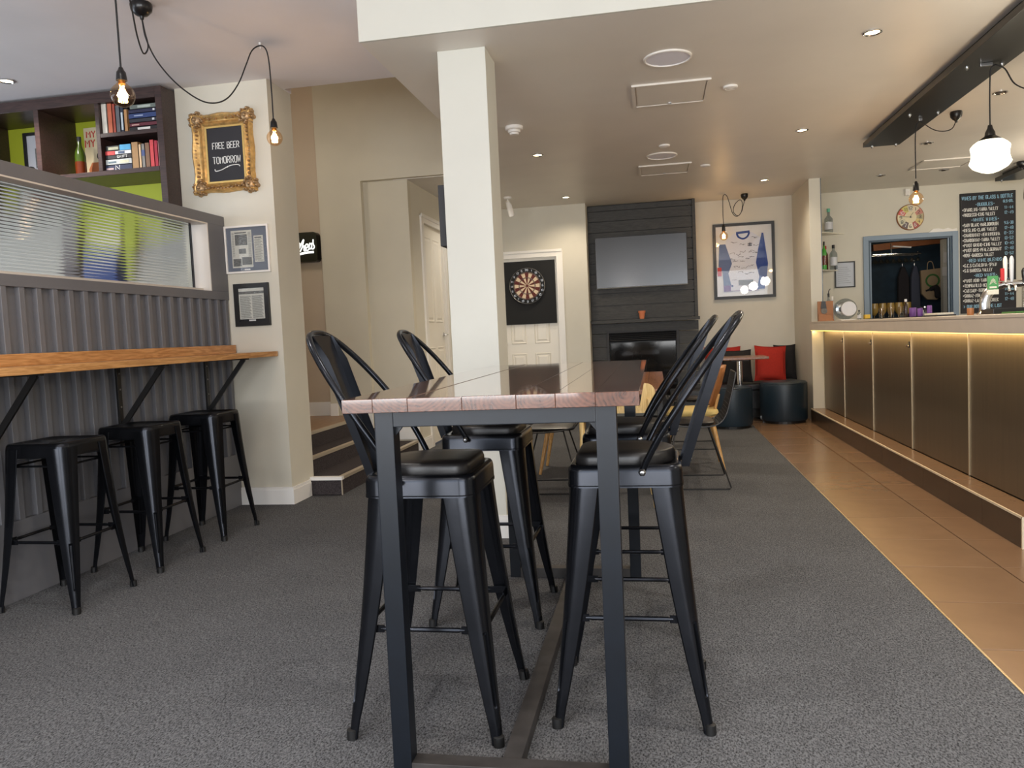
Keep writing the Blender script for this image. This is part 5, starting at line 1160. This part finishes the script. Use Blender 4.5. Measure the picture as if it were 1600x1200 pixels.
for y, lab in ((3.815, 'black metal stool under the timber shelf, middle of the three'), (4.435, 'black metal stool under the timber shelf, farthest, beside the cream wall')):
    o = copy_tree(s0); o.location = (-2.755, y, 0); o['label'] = lab
c0 = make_stool('black metal bar chair with back hoop, near right of the tall table', 'bar chairs around the tall table', True, 'stool_metal', True)
c0.location = (-.10, 2.43, 0)
for x, y, rz, lab in ((-.685, 2.31, PI, 'black metal bar chair with back hoop, near left of the tall table'), (-.695, 3.19, PI, 'black metal bar chair with back hoop, far left near the column'), (-.12, 3.12, 0, 'black metal bar chair with back hoop, far right behind the nearer one')):
    o = copy_tree(c0); o.location = (x, y, 0); o.rotation_euler = (0, 0, rz); o['label'] = lab

# ================================================================ TALL TABLE
tb = T('tall_table', 'tall table with reddish plank top on a blue-black steel frame', 'table', (-.405, 2.78, 0))
X0, X1, TY0, TY1, TZ = -.782, -.04, 1.868, 3.70, 1.004
cuts = [0, .11, .233, .42, .602, .731, .86, 1.0]
for i in range(7):
    a, b_ = X0+(X1-X0)*cuts[i], X0+(X1-X0)*cuts[i+1]
    dz = (0, .0006, -.0004, .0003, 0, .0005, -.0003)[i]
    o = MB(off=((a+b_)/2, 2.78, .985)).box(a+.0002, b_-.0002, TY0, TY1, .969, TZ+dz).build('plank', 'table_wood', tb, bevel=.001, bseg=1); o.location = ((a+b_)/2+.405, 0, .985)
LW = .05; fx0, fx1 = -.712, -.098
for y0 in (1.905, 3.61):
    for x in (fx0, fx1-LW): B(x, x+LW, y0, y0+LW, 0, .969, tb).build('leg', 'frame_steel', bevel=.003)
    B(fx0+LW, fx1-LW, y0, y0+LW, .928, .969, tb).build('top_rail', 'frame_steel', bevel=.002)
    B(fx0+LW, fx1-LW, y0, y0+LW, .0, .045, tb).build('floor_rail', 'foot_steel', bevel=.002)
    for x, s in ((fx0+LW, 1), (fx1-LW, -1)): MB(tb).prism([(x, .945), (x+s*.02, .929), (x, .905)], y0+.02, y0+.03).build('gusset', 'frame_steel')
B(-.43, -.38, 1.955, 3.61, .0, .042, tb).build('stretcher', 'foot_steel', bevel=.002)
for x in (fx0+LW, fx1-LW-.03): B(x, x+.03, 1.955, 3.61, .945, .969, tb).build('side_rail', 'frame_steel')

# ================================================================ LOUNGE CHAIRS AND TABLES BEYOND
def wire_chair(label):
    t = T('wire_chair', label, 'chair', group='black wire shell chairs')
    S = smoothpts([(-.21, 0, .475), (-.1, 0, .447), (.06, 0, .437), (.16, 0, .452), (.215, 0, .51), (.25, 0, .62), (.295, 0, .81)], 4)
    def half(i): return .215-.03*(i/(len(S)-1))**2
    b = MB()
    for u in (-.9, -.72, -.54, -.36, -.18, 0, .18, .36, .54, .72, .9): b.tube([(p.x, u*half(i), p.z) for i, p in enumerate(S)], .0024, 5)
    for i in range(1, len(S)-1): b.tube([(S[i].x, -half(i), S[i].z), (S[i].x, half(i), S[i].z)], .0022, 5)
    b.build('wire_shell', 'black_paint', t)
    rim = [(p.x, half(i), p.z) for i, p in enumerate(S)]+[(p.x, -half(i), p.z) for i, p in reversed(list(enumerate(S)))]
    MB().tube(rim, .0055, 6, True).build('rim_wire', 'black_paint', t)
    loft(MB(), [[(x*1.0-.03, y, z) for x, y, z in rsq(.19, .06, zz, 5, .165)] for zz in (.446,)]+[[(x-.03, y, .462) for x, y, z in rsq(.195, .06, 0, 5, .17)], [(x-.03, y, .470) for x, y, z in rsq(.18, .06, 0, 5, .155)]], True, True).build('seat_pad', 'black_vinyl', t, smooth=50)
    for s in (1, -1):
        MB().tube([(-.12, s*.15, .44), (-.235, s*.265, .012), (-.23, s*.27, .006), (.225, s*.27, .006), (.235, s*.265, .012), (.10, s*.15, .44)], .0058, 7).build('sled_leg', 'black_paint', t, smooth=50)
    for x in (-.11, .09): MB().tube([(x, -.15, .437), (x, .15, .437)], .0058, 7).build('cross_bar', 'black_paint', t)
    return t
w0 = wire_chair('black wire chair on sled legs, right side of the low dining table'); w0.location = (.255, 5.88, 0)
for x, y, rz, lab in ((.30, 7.72, 0, 'farther black wire chair on sled legs near the fireplace'), (-.79, 5.755, PI, 'black wire chair at the left side of the low dining table')):
    o = copy_tree(w0); o.location = (x, y, 0); o.rotation_euler = (0, 0, rz); o['label'] = lab
def timber_chair(label):
    t = T('timber_chair', label, 'chair', group='timber chairs at the low table')
    loft(MB(), [rsq(.20, .07, .435, 5, .20), rsq(.21, .07, .45, 5, .21), rsq(.205, .07, .475, 5, .205), rsq(.19, .07, .485, 5, .19)], True, True).build('seat_cushion', 'mustard', t, smooth=50)
    loft(MB(), [rsq(.19, .06, .415, 5, .19), rsq(.195, .06, .434, 5, .195)], True, True).build('seat_frame', 'oak_chair', t, smooth=40)
    for sx, sy in ((1, 1), (1, -1), (-1, 1), (-1, -1)): MB().tube([(sx*.15, sy*.15, .42), (sx*.235, sy*.215, 0)], [.021, .012], 10).build('leg', 'oak_chair', t, smooth=60)
    b = MB(); rings = []
    for z, x, h in ((.50, .185, .14), (.56, .205, .19), (.66, .235, .2), (.76, .262, .195), (.81, .275, .17), (.825, .279, .10)): rings.append([(x+.012*math.cos(a)-.03*(1-(math.sin(a))**2)*0-.05*abs(math.sin(a))**2, h*math.sin(a), z) for a in [2*PI*k/20 for k in range(20)]])
    loft(b, rings, True, True).build('backrest', 'brown_wood', t, smooth=60)
    for s in (1, -1): MB().tube([(.17, s*.10, .43), (.215, s*.11, .6)], [.014, .012], 8).build('back_post', 'oak_chair', t, smooth=60)
    return t
tc0 = timber_chair('timber chair with mustard seat behind the right wire chair'); tc0.location = (.27, 6.56, 0)
o = copy_tree(tc0); o.location = (-.72, 6.5, 0); o.rotation_euler = (0, 0, PI); o['label'] = 'timber chair with mustard seat at the left of the low table'
t = T('slot_chair', 'pale bentwood chair with a slotted back at the end of the low table', 'chair', (-.27, 5.27, 0))
def R3(h, w, r, z0): return [(x, z+z0) for x, z, _ in rsq(h, r, 0, 5, w)]
b = MB(t); o_, i_ = R3(.095, .26, .06, .705), R3(.016, .16, .015, .725); n = len(o_); vs = []
for y, yy in ((5.05, 0), (5.068, 1)):
    for ring in (o_, i_): vs += [(-.27+x, y-.10*((z-.6)*.25)+.05*(x/.26)**2*1.2, z) for x, z in ring]
fs = []
for k in range(n):
    l = (k+1) % n; fs += [(k, l, n+l, n+k), (2*n+k, 3*n+k, 3*n+l, 2*n+l), (k, 2*n+k, 2*n+l, l), (n+k, n+l, 3*n+l, 3*n+k)]
b.add(vs, fs).build('backrest', 'birch', smooth=40)
loft(MB(off=(-.27, 5.27, 0)), [[(x-.27, y+5.27, z) for x, y, z in rsq(.2, .08, zz, 5, .21)] for zz in (.43, .452)], True, True).build('seat', 'birch', t, smooth=40)
for s in (1, -1):
    MB(t).tube([(-.27+s*.22, 5.085, .70), (-.27+s*.215, 5.10, .46), (-.27+s*.24, 5.07, 0)], [.013, .018, .012], 10).build('rear_leg', 'birch', smooth=60); MB(t).tube([(-.27+s*.17, 5.42, .44), (-.27+s*.22, 5.48, 0)], [.018, .012], 10).build('front_leg', 'birch', smooth=60)
dt = T('dining_table', 'low brown timber dining table behind the tall table', 'table', (-.25, 6.5, 0))
for k in range(5): 
    a = -.55+k*.122; B(a+.001, a+.121, 5.42, 7.6, .70, .735, dt).build('plank', 'dining_wood', bevel=.003)
for x in (-.52, .0):
    for y in (5.75, 7.35): B(x, x+.04, y, y+.04, 0, .70, dt).build('leg', 'black_paint', bevel=.003)
B(-.53, .045, 5.74, 5.76, .66, .70, dt).build('rail', 'black_paint'); B(-.53, .045, 7.36, 7.38, .66, .70, dt).build('rail', 'black_paint')
# corner lounge
bn = T('banquette', 'low dark upholstered bench along the back wall under the jersey', 'bench', (1.0, 10.2, 0))
B(.60, 1.735, 10.0, 10.47, .1, .33, bn).build('bench_base', 'bench_vinyl', bevel=.01); B(.58, 1.738, 9.95, 10.475, .335, .415, bn).build('seat_cushion', 'bench_vinyl', bevel=.025, bseg=3); B(.64, 1.7, 10.05, 10.44, 0, .1, bn).build('plinth', 'black_paint')
def cushion(x, y, z, w, h, th, m, label, lean=.2, rz=0, tw=0):
    t = T('cushion', label, 'cushion', (x, y, z), rz)
    N = 10; vs = []; fs = []
    for sgn in (-1, 1):
        for i in range(N+1):
            for j in range(N+1):
                u, v = i/N*2-1, j/N*2-1
                pinch = 1-.07*((1-abs(u)**4)*(abs(v)**6)+(1-abs(v)**4)*(abs(u)**6))
                d = th/2*((1-u**2)*(1-v**2))**.42
                X, Z = u*w/2*(1-.06*(1-abs(u))*0)*pinch, h/2+v*h/2*pinch
                X, Z2 = X*math.cos(tw)-(Z-h/2)*math.sin(tw), X*math.sin(tw)+(Z-h/2)*math.cos(tw)+h/2
                vs.append((X, sgn*d+Z2*lean, Z2))
    O = (N+1)**2
    for s_ in (0, 1):
        for i in range(N):
            for j in range(N):
                a = s_*O+i*(N+1)+j; f_ = (a, a+1, a+N+2, a+N+1); fs.append(f_ if s_ else f_[::-1])
    MB().add(vs, fs).build('cover', m, t, smooth=70)
    e = []
    for k in range(4*N):
        s_, q = divmod(k, N); i, j = ((q, 0), (N, q), (N-q, N), (0, N-q))[s_]; e.append(vs[i*(N+1)+j])
    MB().tube(e, .006, 6, True).build('piped_edge', m, t)
    return t
cushion(.84, 10.27, .425, .45, .44, .15, 'red_cloth', 'red cushion leaning behind the pedestal table top', .3)
cushion(.99, 10.07, .425, .36, .40, .14, 'black_cloth', 'black cushion between the two red ones behind the pedestal', .32)
cushion(1.39, 10.06, .43, .37, .43, .15, 'red_cloth', 'bright red cushion right of the pedestal table', .34, tw=-.06)
cushion(1.60, 10.33, .425, .26, .44, .12, 'black_cloth', 'black cushion in the corner by the bar end', .12)
t = T('low_stool', 'low dark upholstered square stool in front of the fireplace', 'stool', (.36, 9.6, 0)); B(.16, .56, 9.4, 9.8, .09, .40, t).build('upholstery', 'bench_vinyl', bevel=.03, bseg=3); B(.2, .52, 9.44, 9.76, 0, .09, t).build('base', 'black_paint')
t = T('pedestal_table', 'small square table top on a chrome pedestal before the cushions', 'table', (.97, 9.62, 0))
B(.655, 1.275, 9.35, 9.9, .735, .765, t).build('table_top', 'dining_wood', bevel=.006); MB(t).tube([(.97, 9.62, .03), (.97, 9.62, .735)], .034, 20).build('pedestal', 'chrome', smooth=50)
B(.87, 1.07, 9.52, 9.72, .715, .735, t).build('top_plate', 'black_paint')
for a in (.2, .2+PI/2, .2+PI, .2+1.5*PI): MB(t).bar((.97, 9.62, .04), (.97+.3*math.cos(a), 9.62+.3*math.sin(a), .018), .05, .03).build('foot', 'chrome')
for x, y, r, h, lab in ((.81, 9.07, .235, .462, 'round dark teal ottoman in front of the pedestal table'), (1.435, 9.46, .262, .47, 'round dark teal ottoman against the bar end')):
    t = T('ottoman', lab, 'ottoman', (x, y, 0), group='round ottomans')
    MB(t).lathe([(0, .03), (r*.97, .03), (r, .05), (r, h-.04), (r*.985, h-.015), (r*.94, h-.002), (r*.8, h), (0, h+.002)], (x, y, 0), 40).build('upholstery', 'teal_vinyl', smooth=50)
    MB(t).tube([(x+r*.985*math.cos(2*PI*k/40), y+r*.985*math.sin(2*PI*k/40), h-.018) for k in range(40)], .005, 6, True).build('piping', 'teal_vinyl'); MB(t).lathe([(0, 0), (r*.9, 0), (r*.9, .03), (0, .03)], (x, y, 0), 32).build('base', 'black_paint')
